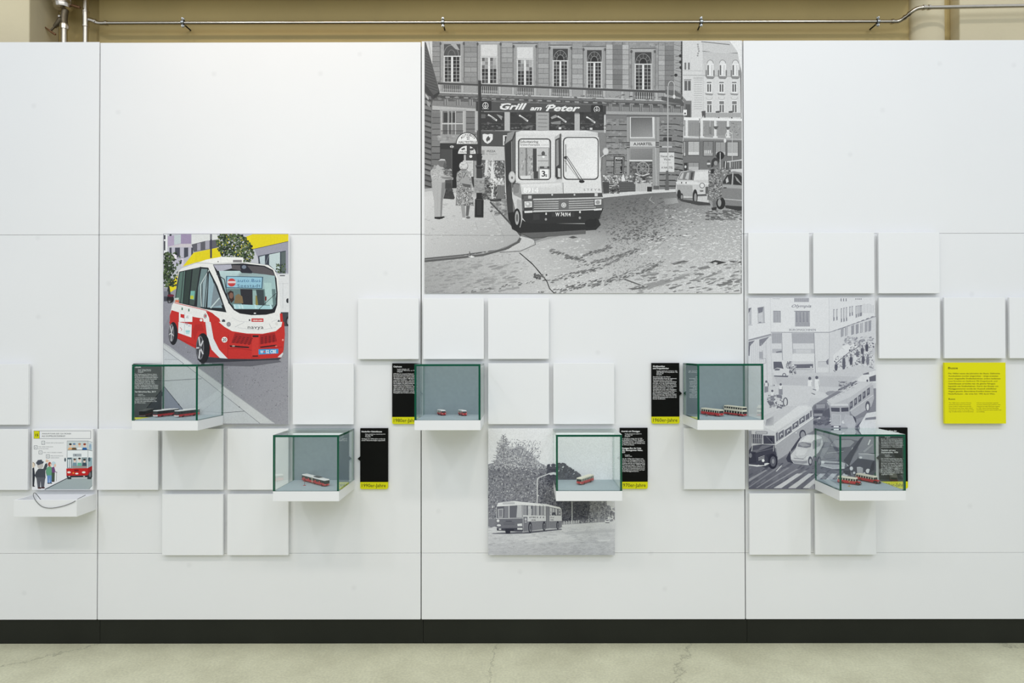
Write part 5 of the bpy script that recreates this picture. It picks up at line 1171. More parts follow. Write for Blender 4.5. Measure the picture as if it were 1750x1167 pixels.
# estate car
s.P([(905, 560), (920, 500), (955, 430), (1060, 412), (1230, 410), (1230, 740), (1120, 745), (1110, 690), (960, 690), (915, 660), (900, 600)], 196); s.P([(925, 500), (958, 438), (1060, 418), (1090, 424), (1072, 515), (925, 510)], 120); s.P([(935, 500), (965, 445), (985, 440), (968, 505)], 186); s.P([(995, 500), (1015, 440), (1040, 436), (1028, 512)], 184); s.P([(1048, 510), (1055, 436), (1080, 432), (1064, 512)], 70)
s.P([(1095, 430), (1228, 425), (1228, 512), (1080, 515)], 214); s.L([(1090, 425), (1075, 515)], 7, 96); s.P([(905, 530), (1075, 525), (1140, 540), (1230, 540), (1230, 560), (1110, 560), (905, 548)], 214); s.R(955, 532, 966, 548, 60); s.R(1000, 532, 1010, 548, 60)
s.P([(910, 560), (1068, 565), (1075, 680), (960, 672), (918, 650)], 164); s.E(1165, 568, 27, 28, 120); s.E(1165, 568, 20, 21, 216); s.ring(1165, 568, 24, 25, 4, 90); s.E(1160, 622, 20, 9, 110); s.P([(1115, 655), (1210, 650), (1212, 672), (1118, 676)], 90); s.L([(1112, 652), (1212, 648)], 6, 220); s.R(1198, 580, 1226, 650, 90)
s.E(935, 655, 20, 46, 44); s.E(960, 680, 17, 36, 56); s.E(962, 682, 9, 20, 150); s.E(1095, 680, 25, 76, 46); s.E(1098, 690, 13, 46, 146); s.P([(920, 700), (1240, 740), (1250, 765), (1130, 765), (960, 725)], 66)
# saloon
s.P([(1350, 540), (1400, 450), (1480, 425), (1562, 440), (1562, 790), (1400, 760), (1350, 700)], 128); s.P([(1365, 540), (1412, 462), (1470, 450), (1462, 555), (1365, 550)], 54); s.P([(1480, 450), (1530, 452), (1562, 480), (1562, 565), (1475, 558)], 48); s.L([(1470, 440), (1462, 560)], 7, 190); s.P([(1400, 510), (1420, 480), (1430, 530), (1405, 545)], 186); s.P([(1490, 470), (1520, 500), (1562, 560), (1510, 520)], 150)
s.P([(1350, 560), (1562, 568), (1562, 600), (1350, 590)], 160); s.L([(1360, 700), (1562, 716)], 7, 190); s.R(1378, 585, 1408, 595, 50); s.E(1350, 745, 46, 62, 40); s.E(1338, 740, 18, 38, 150); s.P([(1390, 765), (1562, 775), (1562, 830), (1400, 790)], 56)
s.scatter(120, lambda rd: (rd.uniform(1210, 1562), rd.uniform(820, 910)), 6, lambda p, rd: rd.uniform(84, 130), ang=6, aspect=3.4, seed=86)
# woman in patterned dress
s.P([(1235, 430), (1262, 385), (1330, 380), (1360, 430), (1440, 395), (1465, 380), (1470, 395), (1380, 450), (1365, 600), (1352, 700), (1215, 712), (1228, 560)], 120); mott(1230, 1358, 400, 695, 560, 5, 44, 206, 91, 1); mott(1350, 1440, 395, 445, 40, 7, 60, 180, 92)
s.E(1300, 325, 38, 34, 76); s.P([(1262, 320), (1285, 290), (1330, 300), (1340, 330), (1320, 310), (1290, 320), (1275, 380), (1255, 380)], 56); s.E(1300, 345, 18, 24, 150); s.P([(1255, 405), (1285, 400), (1280, 450), (1250, 450)], 46); s.P([(1270, 715), (1300, 712), (1304, 790), (1272, 790)], 110); s.P([(1258, 790), (1310, 780), (1308, 812), (1262, 814)], 50)
# --- the bus (frame C)
s.frame(*C_)
BX = [(940, 40), (1000, 22), (1640, 20), (1760, 40), (1765, 260), (1800, 640), (1815, 690), (1818, 800), (1760, 900), (1640, 950), (1200, 945), (1040, 930), (1000, 900), (940, 820), (895, 640), (835, 640), (830, 130), (900, 90)]
s.P([(880, 900), (1000, 905), (1760, 890), (1790, 960), (1740, 1010), (1300, 1040), (1050, 1060), (960, 1030), (905, 1000)], 40); s.P([(990, 1040), (1300, 1030), (1640, 1010), (1640, 1050), (1100, 1090)], 96)
s.P(BX, 200)
s.P([(828, 130), (905, 60), (942, 30), (945, 520), (905, 640), (920, 905), (870, 900), (845, 620)], 62); s.P([(905, 130), (940, 60), (942, 430), (905, 430)], 96); s.L([(900, 130), (905, 640)], 6, 140); s.P([(860, 45), (935, 25), (905, 105), (835, 155)], 140); s.P([(838, 160), (895, 130), (898, 520), (850, 600)], 50)
s.G([(942, 38), (1000, 22), (1640, 20), (1740, 40), (1745, 70), (1400, 72), (942, 80)], [200, 222, 226, 206, 196, 214, 204])
s.P([(942, 80), (1340, 75), (1340, 530), (985, 545), (942, 520)], 214)
# left windscreen
def rrect(xa, ya, xb, yb2, r_, c):
    pts = []
    for cx_, cy_, a0 in ((xb-r_, ya+r_, 270), (xb-r_, yb2-r_, 0), (xa+r_, yb2-r_, 90), (xa+r_, ya+r_, 180)):
        pts += [(cx_+r_*math.cos(math.radians(a0+k*22.5)), cy_+r_*math.sin(math.radians(a0+k*22.5))) for k in range(5)]
    s.P(pts, c)
rrect(964, 98, 1294, 514, 38, 52); rrect(974, 108, 1284, 504, 34, 150)
s.P([(985, 112), (1272, 112), (1276, 188), (978, 188)], 222); s.T('Schottenring', 986, 142, 22, 80, w=180, bold=0.02); s.T('Graben-Petersplatz', 986, 170, 20, 90, w=196, bold=0.01); s.T('u. zurück', 1195, 168, 11, 110, w=75); s.T('I.', 1190, 136, 14, 120)
s.P([(985, 195), (1145, 195), (1140, 500), (985, 500)], 168); mott(990, 1135, 200, 495, 80, 14, 120, 206, 95, .5); s.R(1040, 195, 1056, 500, 120); s.R(1112, 200, 1150, 430, 66); s.R(1150, 195, 1165, 440, 196); s.R(1165, 195, 1270, 380, 190); s.L([(1160, 268), (1250, 268)], 6, 84); s.E(1216, 250, 18, 24, 80); s.E(1218, 282, 13, 12, 230); s.L([(1165, 322), (1265, 322)], 10, 150); s.R(1182, 378, 1225, 395, 60); s.R(1255, 378, 1280, 395, 60); s.P([(985, 470), (1090, 470), (1090, 502), (995, 502)], 214); s.R(1120, 425, 1165, 500, 66)
s.R(1182, 405, 1278, 500, 232); s.L([(1180, 403), (1280, 403)], 5, 70); s.T('3', 1200, 478, 56, 40, w=36, bold=0.02); s.T('s', 1236, 480, 34, 46, w=18, bold=0.02); s.L([(1275, 195), (1272, 500)], 5, 80)
# recess between and right windscreen
s.P([(1330, 85), (1392, 45), (1412, 90), (1412, 505), (1350, 512), (1328, 490)], 176); s.P([(1336, 110), (1386, 85), (1392, 495), (1356, 505), (1336, 480)], 60); s.P([(1345, 120), (1368, 108), (1372, 360), (1345, 380)], 140); s.P([(1360, 395), (1395, 400), (1395, 490), (1362, 480)], 196); s.P([(1378, 60), (1395, 48), (1400, 500), (1388, 500)], 84)
s.P([(1400, 80), (1740, 70), (1770, 90), (1795, 560), (1800, 640), (1420, 645), (1405, 560)], 216)
rrect(1412, 84, 1768, 512, 44, 70); rrect(1424, 94, 1758, 500, 38, 222)
s.G([(1440, 200), (1740, 160), (1748, 480), (1460, 480)], [214, 224, 232, 222])
s.L([(1440, 160), (1442, 430)], 7, 56); s.L([(1440, 285), (1590, 525)], 7, 50); s.L([(1450, 275), (1615, 525)], 6, 56); s.L([(1420, 310), (1580, 520)], 4, 90); s.E(1600, 528, 28, 15, 40); s.E(1438, 290, 14, 16, 56)
# bonnet
s.P([(985, 555), (1400, 540), (1412, 640), (1415, 648), (1010, 652), (990, 600)], 206); s.G([(1000, 560), (1390, 545), (1405, 590), (1005, 600)], [226, 222, 206, 206]); s.T('8914', 1018, 638, 48, 240, w=150, bold=0.02)
s.P([(940, 540), (985, 545), (1000, 650), (1005, 700), (920, 660), (905, 600)], 150); s.P([(915, 560), (960, 540), (980, 560), (970, 640), (920, 650)], 128); s.L([(1412, 540), (1416, 648)], 7, 130)
s.E(905, 483, 35, 58, 178); s.E(905, 483, 27, 48, 200); s.E(905, 490, 10, 14, 110); s.L([(925, 540), (975, 560)], 7, 90)
# grille and bumper
s.P([(1000, 655), (1800, 640), (1812, 690), (1000, 705)], 74); s.P([(1000, 705), (1815, 682), (1818, 800), (1000, 830)], 96); s.P([(1005, 820), (1818, 795), (1770, 900), (1640, 945), (1100, 948), (1040, 930), (1002, 880)], 46)
s.P([(1115, 700), (1815, 682), (1816, 696), (1115, 714)], 190)
for k in range(5): ya = 728+k*22; s.P([(1122, ya), (1368, ya-5), (1368, ya+5), (1122, ya+6)], 186); s.P([(1470, ya-7), (1740, ya-14), (1740, ya-6), (1470, ya+3)], 180)
s.P([(1112, 822), (1368, 815), (1740, 800), (1740, 812), (1112, 834)], 196); s.P([(1368, 705), (1470, 702), (1470, 812), (1368, 815)], 104); s.E(1420, 763, 25, 25, 206); s.E(1420, 763, 17, 17, 150); s.P([(1408, 763), (1420, 751), (1432, 763), (1420, 775)], 214)
s.P([(1020, 720), (1110, 718), (1110, 835), (1024, 838)], 60); s.P([(1028, 726), (1104, 724), (1104, 784), (1030, 788)], 214); s.E(1066, 756, 30, 26, 176); s.E(1060, 750, 14, 12, 226); s.P([(1028, 822), (1108, 818), (1108, 838), (1030, 842)], 214); s.P([(1020, 670), (1100, 666), (1100, 700), (1020, 702)], 96); s.R(1066, 668, 1100, 698, 190)
s.P([(1720, 702), (1802, 698), (1800, 765), (1722, 770)], 70); s.P([(1728, 708), (1796, 704), (1794, 758), (1730, 762)], 212); s.E(1760, 735, 22, 20, 150); s.P([(1720, 800), (1800, 795), (1798, 812), (1722, 818)], 214); s.R(1728, 645, 1758, 675, 206)
for xx in (1305, 1527): s.E(xx, 660, 9, 9, 200)
s.R(1300, 836, 1525, 880, 58); s.T('W 74.914', 1338, 873, 36, 236, w=150, bold=0.02); s.R(1238, 838, 1252, 860, 206); s.R(1574, 822, 1590, 842, 214); s.E(1242, 905, 11, 13, 150); s.E(1580, 890, 11, 13, 150); s.R(1115, 850, 1180, 910, 58)
s.T('STEYR', 1618, 620, 20, 110, w=170, space=1.5)
# mirror right, wheels
s.E(1838, 228, 32, 38, 176); s.E(1838, 228, 24, 30, 206); s.L([(1840, 250), (1790, 290), (1785, 420)], 8, 206); s.L([(1800, 280), (1790, 420)], 5, 90)
s.P([(955, 700), (1002, 720), (1010, 900), (985, 990), (945, 900)], 176); s.E(955, 900, 40, 105, 38); s.E(955, 890, 21, 70, 168); s.E(955, 890, 11, 40, 96); s.P([(865, 840), (920, 830), (945, 1000), (905, 960), (875, 910)], 36)
s.P([(1625, 940), (1750, 895), (1735, 960), (1690, 985), (1645, 970)], 34); s.E(1690, 945, 60, 44, 36)
s.build('photo_print', PRINT_BW, big)

# ------------------------------------------------------------------ pale photograph: traffic on a square
def bl(v, d=9): return (v-1, v, min(255, v+d*2.2*(1-v/255)))
t, x, z, w, h = board('photo_board', 9, 1, 2, 3, TILEW, 'pale black and white photo of buses and cars in busy city traffic', 'photo board')
x0, y0, x1, y1 = px_rect(x, z, w, h, -TT)
s = Sheet(x0, y0, x1, y1, -TT, 1.1); _col = s.col
s.col = lambda c: _col(bl(c) if isinstance(c, (int, float)) else c)
rn = random.Random(4)
def mot(xa, xb, ya, yb, n, size, lo, hi, seed, asp=1.0, ang=None, sides=5):
    s.scatter(n, lambda rd: (rd.uniform(xa, xb), rd.uniform(ya, yb)), size, lambda p, rd: rd.uniform(lo, hi), ang=ang, aspect=asp, sides=sides, seed=seed)
s.frame(1270, 500, 6.483)
s.R(20, 50, 1460, 2250, 204)
s.P([(30, 60), (305, 60), (305, 460), (30, 530)], 216); s.P([(305, 60), (950, 60), (950, 435), (310, 440)], 217); s.P([(950, 60), (1460, 60), (1460, 260), (955, 435)], 214)
s.L([(300, 60), (308, 440)], 3, 196); s.L([(950, 60), (955, 435)], 4, 192)
for pts in ([(46, 180), (90, 166), (90, 350), (48, 356)], [(160, 168), (232, 155), (238, 330), (168, 340)]): s.P(pts, 196); s.L(pts+[pts[0]], 4, 150)
s.P([(46, 180), (90, 170), (60, 230), (46, 260)], 110); s.P([(162, 170), (222, 160), (215, 215), (170, 230)], 122); s.L([(75, 180), (78, 345)], 4, 120); s.L([(222, 160), (226, 330)], 4, 130); s.L([(50, 366), (106, 358)], 4, 150); s.L([(160, 340), (245, 332)], 5, 150); s.P([(172, 325), (200, 322), (200, 334), (175, 336)], 140)
s.L([(325, 68), (408, 70)], 5, 170); s.R(565, 60, 730, 104, 168); [s.L([(575+k*20, 64), (575+k*20, 102)], 5, 140) for k in range(8)]
s.T('Olympia', 538, 164, 32, 128, w=216, bold=0.015, shear=0.4); s.T('BÜROMASCHINEN', 512, 424, 24, 132, w=292, bold=0.03)
s.R(332, 202, 416, 332, 168); s.L([(335, 204), (414, 206)], 6, 128); [s.L([(345+k*11, 215), (345+k*11, 325)], 4, 146+10*(k % 3)) for k in range(6)]; s.L([(410, 205), (415, 332)], 4, 122)
s.R(575, 203, 740, 375, 172); s.L([(568, 206), (735, 206)], 7, 124); [s.P([(585+k*38, 212), (600+k*38, 212), (606+k*38, 330), (584+k*38, 330)], 140) for k in range(4)]; [s.L([(612+k*37, 208), (615+k*37, 370)], 4, 126) for k in range(4)]; s.R(580, 335, 738, 374, 150); [s.L([(584+k*11, 338), (584+k*11, 372)], 2.5, 176) for k in range(14)]
for xa, ya, yb in ((1000, 185, 315), (1034, 182, 308), (1084, 175, 330), (1112, 168, 325), (1140, 162, 318), (1178, 155, 265), (1204, 150, 258), (1248, 148, 280), (1270, 144, 272), (1290, 142, 266), (1304, 140, 262)):
    s.P([(xa, ya), (xa+14, ya-3), (xa+14, yb-4), (xa, yb)], 190); s.L([(xa, ya), (xa+1, yb)], 4.5, 140); s.R(xa, yb-42, xa+11, yb-6, 128); s.R(xa, ya, xa+14, ya+7, 134)
for xa in (1080, 1108, 1136, 1244, 1266, 1284, 1302): s.R(xa, 64, xa+10, 96 if xa < 1200 else 78, 120)
[s.L([(1330+k*16, 120+rn.uniform(0, 20)), (1330+k*16, 225)], 4, 170) for k in range(8)]
s.L([(310, 440), (955, 440), (1000, 425), (1470, 262)], 6, 132); [s.L([(1000+k*52, 432-k*20), (1026+k*52, 422-k*20)], 7, 110) for k in range(9)]
# ground floor
s.P([(955, 445), (1470, 275), (1470, 560), (1000, 790), (955, 880)], 203); s.P([(310, 446), (955, 446), (955, 885), (330, 885)], 209)
s.R(315, 448, 424, 562, 160); [s.L([(320+k*9, 450), (320+k*9, 560)], 3, 176) for k in range(12)]; s.R(320, 562, 428, 625, 206); s.R(322, 622, 430, 668, 178); s.P([(360, 655), (425, 642), (430, 660), (370, 668)], 120); s.L([(426, 448), (436, 745)], 6, 146)
s.R(545, 448, 782, 562, 162); [s.L([(550+k*11, 450), (550+k*11, 560)], 3.5, 178) for k in range(21)]; s.R(552, 562, 784, 624, 206); s.R(550, 624, 790, 672, 184); s.R(585, 630, 750, 668, 198); s.L([(540, 446), (552, 680)], 5, 150); s.L([(784, 448), (800, 885)], 7, 140); s.P([(550, 680), (792, 680), (785, 765), (540, 765)], 214)
s.P([(540, 760), (785, 762), (780, 800), (545, 800)], 200); s.P([(560, 795), (775, 790), (775, 835), (590, 838)], 104); s.P([(545, 838), (785, 850), (790, 885), (580, 885)], 196); s.L([(560, 850), (780, 850)], 5, 130); s.R(742, 815, 764, 880, 190)
for xx in (820, 880, 930): s.L([(xx, 500), (xx+4, 880)], 2.5, 200)
s.R(828, 765, 940, 828, 196); s.L([(828, 765), (940, 762)], 4, 150); s.P([(918, 760), (945, 730), (945, 800), (925, 790)], 116); s.L([(955, 446), (952, 885)], 4, 160)
# left house ground floor
s.P([(30, 525), (310, 455), (315, 480), (30, 545)], 172); s.L([(45, 532), (305, 462)], 6, 118); s.P([(30, 545), (315, 480), (335, 1167), (30, 1167)], 206)
s.P([(52, 548), (130, 530), (70, 600), (52, 640)], 116); s.P([(52, 600), (75, 590), (70, 700), (52, 700)], 96); s.P([(178, 520), (290, 488), (200, 590), (178, 590)], 130); s.R(176, 655, 214, 730, 160); s.L([(214, 640), (216, 740)], 4, 130); [s.L([(90+k*22, 560), (96+k*22, 790)], 3, 184) for k in range(8)]; s.L([(180, 740), (250, 728), (252, 780), (215, 790)], 4, 150); s.L([(255, 520), (268, 1000)], 4, 178); s.L([(300, 500), (330, 1100)], 4, 186)
# arcade on the right, awnings, crowd
s.P([(1000, 690), (1090, 620), (1160, 650), (1165, 690), (1030, 780), (1000, 780)], 214); s.P([(1090, 600), (1240, 540), (1300, 580), (1165, 668)], 218); s.L([(1030, 780), (1165, 668), (1300, 585)], 7, 100)
for xa in (1085, 1130, 1200, 1250, 1300, 1350, 1390): s.P([(xa, 400-(xa-1085)*.28), (xa+30, 390-(xa-1085)*.28), (xa+28, 480-(xa-1085)*.2), (xa, 495-(xa-1085)*.2)], rn.choice((160, 176, 150, 186))); s.L([(xa, 400-(xa-1085)*.28), (xa, 490-(xa-1085)*.2)], 4, 132)
mot(1110, 1440, 490, 575, 90, 7, 130, 196, 11, 2, -20)
mot(1180, 1445, 560, 860, 560, 7, 70, 226, 12, .6, 90); mot(1010, 1180, 700, 830, 90, 6, 90, 200, 13)
for xa, ya, hh_, v in ((1030, 780, 85, 90), (1115, 710, 150, 96), (1150, 700, 100, 200), (1195, 700, 100, 84), (1240, 680, 90, 210), (1290, 770, 90, 210), (1330, 690, 100, 92), (1380, 700, 100, 120), (1265, 640, 70, 110), (1320, 600, 80, 90), (1370, 560, 90, 80), (1445, 600, 90, 190)):
    s.P([(xa-14, ya+14), (xa+14, ya+14), (xa+18, ya+hh_*.55), (xa+10, ya+hh_), (xa-12, ya+hh_), (xa-18, ya+hh_*.55)], v); s.E(xa, ya, 9, 13, 120, 10)
s.L([(1000, 860), (1030, 885)], 7, 120); s.L([(1060, 865), (1110, 885)], 6, 130)
# square surface
s.P([(330, 890), (1000, 885), (1270, 800), (1470, 850), (1470, 1400), (200, 1400), (335, 1000)], 196); s.L([(330, 925), (1000, 928), (1260, 935)], 5, 178); s.P([(350, 935), (1000, 935), (1270, 940), (1100, 1050), (380, 1020)], 186); s.P([(380, 1025), (680, 1030), (1040, 1167), (400, 1167)], 204)
# parked car, people
s.P([(338, 850), (370, 830), (420, 835), (455, 855), (510, 875), (515, 905), (470, 925), (338, 922)], 208); s.P([(335, 765), (425, 765), (448, 845), (420, 838), (375, 832), (338, 850)], 96); s.P([(345, 850), (375, 838), (410, 845), (400, 862), (350, 862)], 110); s.E(455, 912, 22, 22, 120); s.E(455, 912, 11, 11, 214); s.P([(340, 918), (500, 920), (495, 936), (345, 930)], 96)
mot(475, 540, 765, 840, 60, 6.5, 80, 190, 14); mot(515, 585, 815, 900, 90, 6, 70, 226, 15)
for xa, ya in ((738, 950), (815, 940)): s.P([(xa-22, ya+20), (xa+26, ya+20), (xa+32, ya+80), (xa+18, ya+150), (xa-10, ya+150), (xa-22, ya+90)], 220); s.E(xa, ya, 17, 18, 96, 12); s.L([(xa+20, ya+40), (xa+30, ya+110)], 5, 150)
s.P([(670, 1035), (745, 1050), (740, 1065), (690, 1055)], 110); s.P([(700, 1085), (800, 1125), (790, 1133), (710, 1095)], 120); s.P([(750, 1060), (810, 1075), (808, 1085), (760, 1072)], 120)
s.P([(1050, 1070), (1250, 975), (1265, 985), (1080, 1085)], 120); mot(1060, 1250, 985, 1080, 80, 6, 90, 170, 16, 2, -25); mot(940, 1060, 1090, 1140, 24, 14, 140, 170, 17, 2, 0)
s.P([(1265, 960), (1330, 900), (1470, 860), (1470, 1000), (1380, 985), (1280, 985)], 214); s.P([(1325, 900), (1390, 880), (1395, 905), (1330, 910)], 110); s.P([(1395, 935), (1470, 910), (1470, 980), (1400, 985)], 100); s.E(1375, 975, 10, 14, 90)
s.E(258, 1030, 26, 46, 92); s.P([(240, 1075), (275, 1060), (265, 1110), (245, 1100)], 140)
for xa, ya in ((325, 1060), (420, 1075), (370, 1140)): s.P([(xa-18, ya), (xa+18, ya-6), (xa+20, ya+70), (xa-14, ya+76)], 120); s.E(xa, ya-14, 10, 13, 110, 10)
mot(300, 450, 1020, 1160, 50, 9, 90, 220, 18)
# --- lower half
s.frame(1270, 660, 6.308)
s.P([(220, 0), (760, 0), (700, 180), (520, 200), (250, 300), (215, 330)], 202)
for xa, ya in ((245, 10), (310, 110), (400, 40)): s.P([(xa-18, ya-20), (xa+24, ya-30), (xa+26, ya+50), (xa-16, ya+60)], 140); s.P([(xa-10, ya-50), (xa+18, ya-50), (xa+20, ya-10), (xa-12, ya-8)], 218); s.E(xa+4, ya-60, 12, 14, 100, 10)
s.P([(255, 160), (310, 150), (340, 190), (290, 215)], 110); mot(260, 440, 90, 230, 60, 9, 90, 170, 19); s.ring(455, 170, 22, 45, 10, 84, 16); s.P([(355, 200), (440, 240), (430, 255), (360, 215)], 116); s.P([(355, 90), (420, 100), (415, 130), (360, 120)], 120)
# road
s.P([(40, 860), (300, 700), (520, 540), (700, 300), (760, 200), (1000, 60), (1445, 20), (1445, 1125), (40, 1125)], 130)
s.G([(40, 870), (460, 760), (780, 500), (1445, 280), (1445, 1125), (40, 1125)], [104, 120, 150, 150, 120, 84]); mot(60, 1410, 820, 1100, 200, 9, 84, 120, 20, 4, -35)
for k in range(9):
    xa = 80+k*95; wq = 44
    if k < 4: s.P([(xa-40, 1095), (xa+20-40, 1095), (xa+330, 860+k*16), (xa+300, 860+k*16)], 132+k*8)
    else: s.P([(xa-130+(k-4)*60, 1098), (xa-50+(k-4)*60, 1098), (xa+180+(k-4)*30, 940), (xa+120+(k-4)*30, 940)], 196)
s.P([(350, 915), (412, 850), (418, 858), (362, 918)], 206); s.P([(60, 1000), (240, 900), (260, 905), (60, 1030)], 150)
# second bus, further back
s.P([(900, 170), (1250, -40), (1390, -40), (1380, 60), (1150, 190), (930, 215)], 186); s.P([(900, 150), (1250, -40), (1400, -50), (1150, 120), (960, 195)], 200); [s.L([(960+k*52, 130-k*28), (990+k*52, 112-k*26)], 4, 150) for k in range(5)]
s.P([(1140, 180), (1400, -20), (1410, 130), (1380, 220), (1200, 330), (1160, 290)], 174); s.L([(1145, 270), (1400, 95)], 6, 206)
for k in range(5): xa = 1150+k*46; ya = 175-k*36; s.P([(xa, ya), (xa+30, ya-22), (xa+30, ya+52), (xa, ya+76)], 92); s.P([(xa+6, ya+10), (xa+18, ya+2), (xa+18, ya+34), (xa+8, ya+46)], 150)
s.P([(930, 195), (1140, 185), (1150, 300), (1130, 440), (950, 440), (925, 300)], 168); s.P([(945, 230), (1040, 232), (1040, 275), (950, 272)], 84); s.P([(1055, 232), (1135, 228), (1135, 270), (1058, 275)], 80); s.P([(940, 192), (1130, 188), (1132, 210), (940, 212)], 206); s.P([(955, 300), (1055, 305), (1055, 420), (965, 410)], 184); [s.L([(970+k*13, 312), (972+k*13, 408)], 3, 130) for k in range(6)]; s.E(935, 385, 16, 18, 214); s.E(1080, 385, 18, 18, 206); s.R(948, 425, 1050, 444, 84); s.R(975, 428, 1030, 442, 220); s.E(1175, 375, 44, 58, 76); s.E(1175, 385, 24, 36, 150); s.E(1342, 215, 26, 56, 92); s.E(1342, 225, 14, 36, 206)
s.P([(1100, 300), (1180, 320), (1215, 400), (1200, 450), (1130, 450), (1080, 380)], 178); s.P([(1205, 440), (1290, 360), (1310, 370), (1230, 450)], 90)
s.P([(1250, 420), (1330, 290), (1445, 270), (1445, 450), (1260, 450)], 210); s.P([(1320, 340), (1445, 325), (1445, 355), (1310, 365)], 130)
# taxi behind
s.P([(760, 220), (800, 185), (890, 185), (905, 230), (880, 310), (850, 345), (760, 345)], 110); s.P([(785, 195), (885, 190), (880, 235), (790, 240)], 150); s.P([(760, 255), (870, 258), (860, 290), (760, 290)], 84); s.R(762, 335, 855, 350, 196); s.R(765, 296, 850, 320, 150); s.P([(855, 280), (930, 230), (940, 330), (890, 420), (860, 350)], 92); mot(760, 930, 330, 410, 30, 12, 80, 120, 21, 2, -20)
# big bus on the left
s.P([(215, 370), (470, 205), (680, 195), (740, 225), (752, 330), (350, 620), (335, 530), (215, 470)], 206); s.P([(230, 400), (480, 220), (680, 210), (720, 235), (345, 490), (225, 440)], 214); s.P([(215, 380), (450, 215), (600, 205), (300, 430), (240, 430)], 196); s.G([(250, 360), (330, 320), (330, 420), (240, 420)], [140, 176, 190, 170])
s.P([(60, 480), (345, 490), (350, 625), (340, 640), (330, 640), (60, 620)], 200); s.P([(345, 620), (755, 330), (755, 480), (600, 560), (520, 700), (375, 795), (360, 700)], 168)
s.L([(348, 628), (755, 338)], 9, 224); s.L([(348, 500), (745, 250)], 5, 186)
wq = [((352, 505), (372, 492), (375, 585), (356, 600)), ((378, 505), (438, 465), (440, 545), (380, 585)), ((447, 475), (522, 425), (524, 490), (448, 545)), ((530, 410), (595, 365), (598, 430), (530, 470)), ((602, 355), (665, 310), (668, 375), (604, 415)), ((672, 312), (714, 282), (716, 345), (674, 372)), ((720, 270), (738, 258), (740, 325), (722, 338))]
for k, q in enumerate(wq):
    s.P(q, 108); cx_ = sum(p[0] for p in q)/4; cy_ = sum(p[1] for p in q)/4
    if 0 < k < 5: s.P([(cx_-14, cy_-6), (cx_+10, cy_-24), (cx_+18, cy_), (cx_-10, cy_+22)], 190); s.E(cx_+8, cy_+10, 9, 12, 70, 8)
s.R(132, 488, 262, 515, 120); s.R(140, 494, 254, 510, 190)
s.P([(90, 515), (205, 520), (205, 620), (95, 615)], 86); s.P([(215, 530), (338, 532), (340, 622), (218, 622)], 70); [s.L([(100+k*22, 518), (104+k*22, 612)], 6, 180) for k in range(5)]; s.L([(96, 560), (202, 566)], 5, 150); s.E(300, 580, 16, 24, 46, 12); s.L([(250, 540), (320, 615)], 5, 120)
s.P([(60, 690), (95, 640), (200, 625), (340, 632), (345, 690), (360, 740), (330, 860), (240, 880), (150, 845), (60, 840)], 66); s.P([(90, 700), (110, 640), (330, 632), (140, 710)], 112); s.P([(98, 648), (210, 634), (160, 680), (104, 690)], 84); s.L([(100, 640), (90, 700)], 6, 220); s.L([(330, 640), (325, 700)], 5, 206); s.L([(140, 712), (320, 668)], 4, 128); s.P([(60, 720), (130, 715), (140, 820), (60, 825)], 48); [s.L([(70+k*11, 725), (72+k*11, 815)], 3, 76) for k in range(6)]; [s.L([(165, 770+k*14), (228, 748+k*14)], 5, 190) for k in range(3)]; s.E(78, 745, 16, 26, 130)
s.P([(245, 740), (320, 720), (370, 760), (360, 830), (280, 800)], 54); s.E(318, 810, 52, 82, 40); s.E(322, 810, 32, 56, 92); s.E(322, 808, 14, 26, 150); s.E(215, 800, 15, 16, 232); s.P([(60, 842), (150, 850), (260, 825), (285, 832), (240, 855), (150, 866), (60, 852)], 214); s.R(172, 832, 228, 850, 60)
s.E(640, 520, 36, 52, 70); s.E(642, 524, 24, 38, 150); s.E(570, 500, 7, 9, 214)
s.P([(600, 560), (620, 540), (590, 640), (510, 710), (515, 680)], 70)
# small car in the middle
s.P([(590, 610), (625, 560), (690, 520), (790, 520), (845, 545), (860, 620), (830, 700), (750, 760), (740, 830), (700, 850), (545, 830), (505, 780), (510, 740), (560, 680)], 200); s.P([(595, 610), (640, 600), (735, 615), (728, 655), (680, 665), (585, 650)], 128); s.P([(592, 615), (660, 608), (720, 640), (640, 650)], 160); s.P([(625, 590), (690, 530), (780, 528), (830, 560), (750, 600), (640, 598)], 216); s.P([(570, 680), (700, 680), (660, 740), (570, 745)], 210); s.L([(560, 745), (600, 780), (650, 780), (690, 745)], 5, 170); s.P([(515, 790), (560, 800), (650, 805), (690, 800), (690, 830), (640, 836), (550, 826)], 150); s.L([(545, 775), (650, 785)], 6, 110); s.E(690, 770, 16, 20, 214); s.E(528, 760, 14, 16, 206); s.E(722, 805, 24, 50, 84); s.E(724, 808, 13, 28, 180); s.P([(462, 780), (505, 690), (515, 790), (545, 832), (480, 815)], 62); s.P([(745, 600), (760, 580), (850, 560), (830, 640), (752, 680)], 150)
s.L([(740, 830), (860, 640)], 4, 150); s.P([(765, 790), (880, 600), (900, 560), (800, 820)], 92)
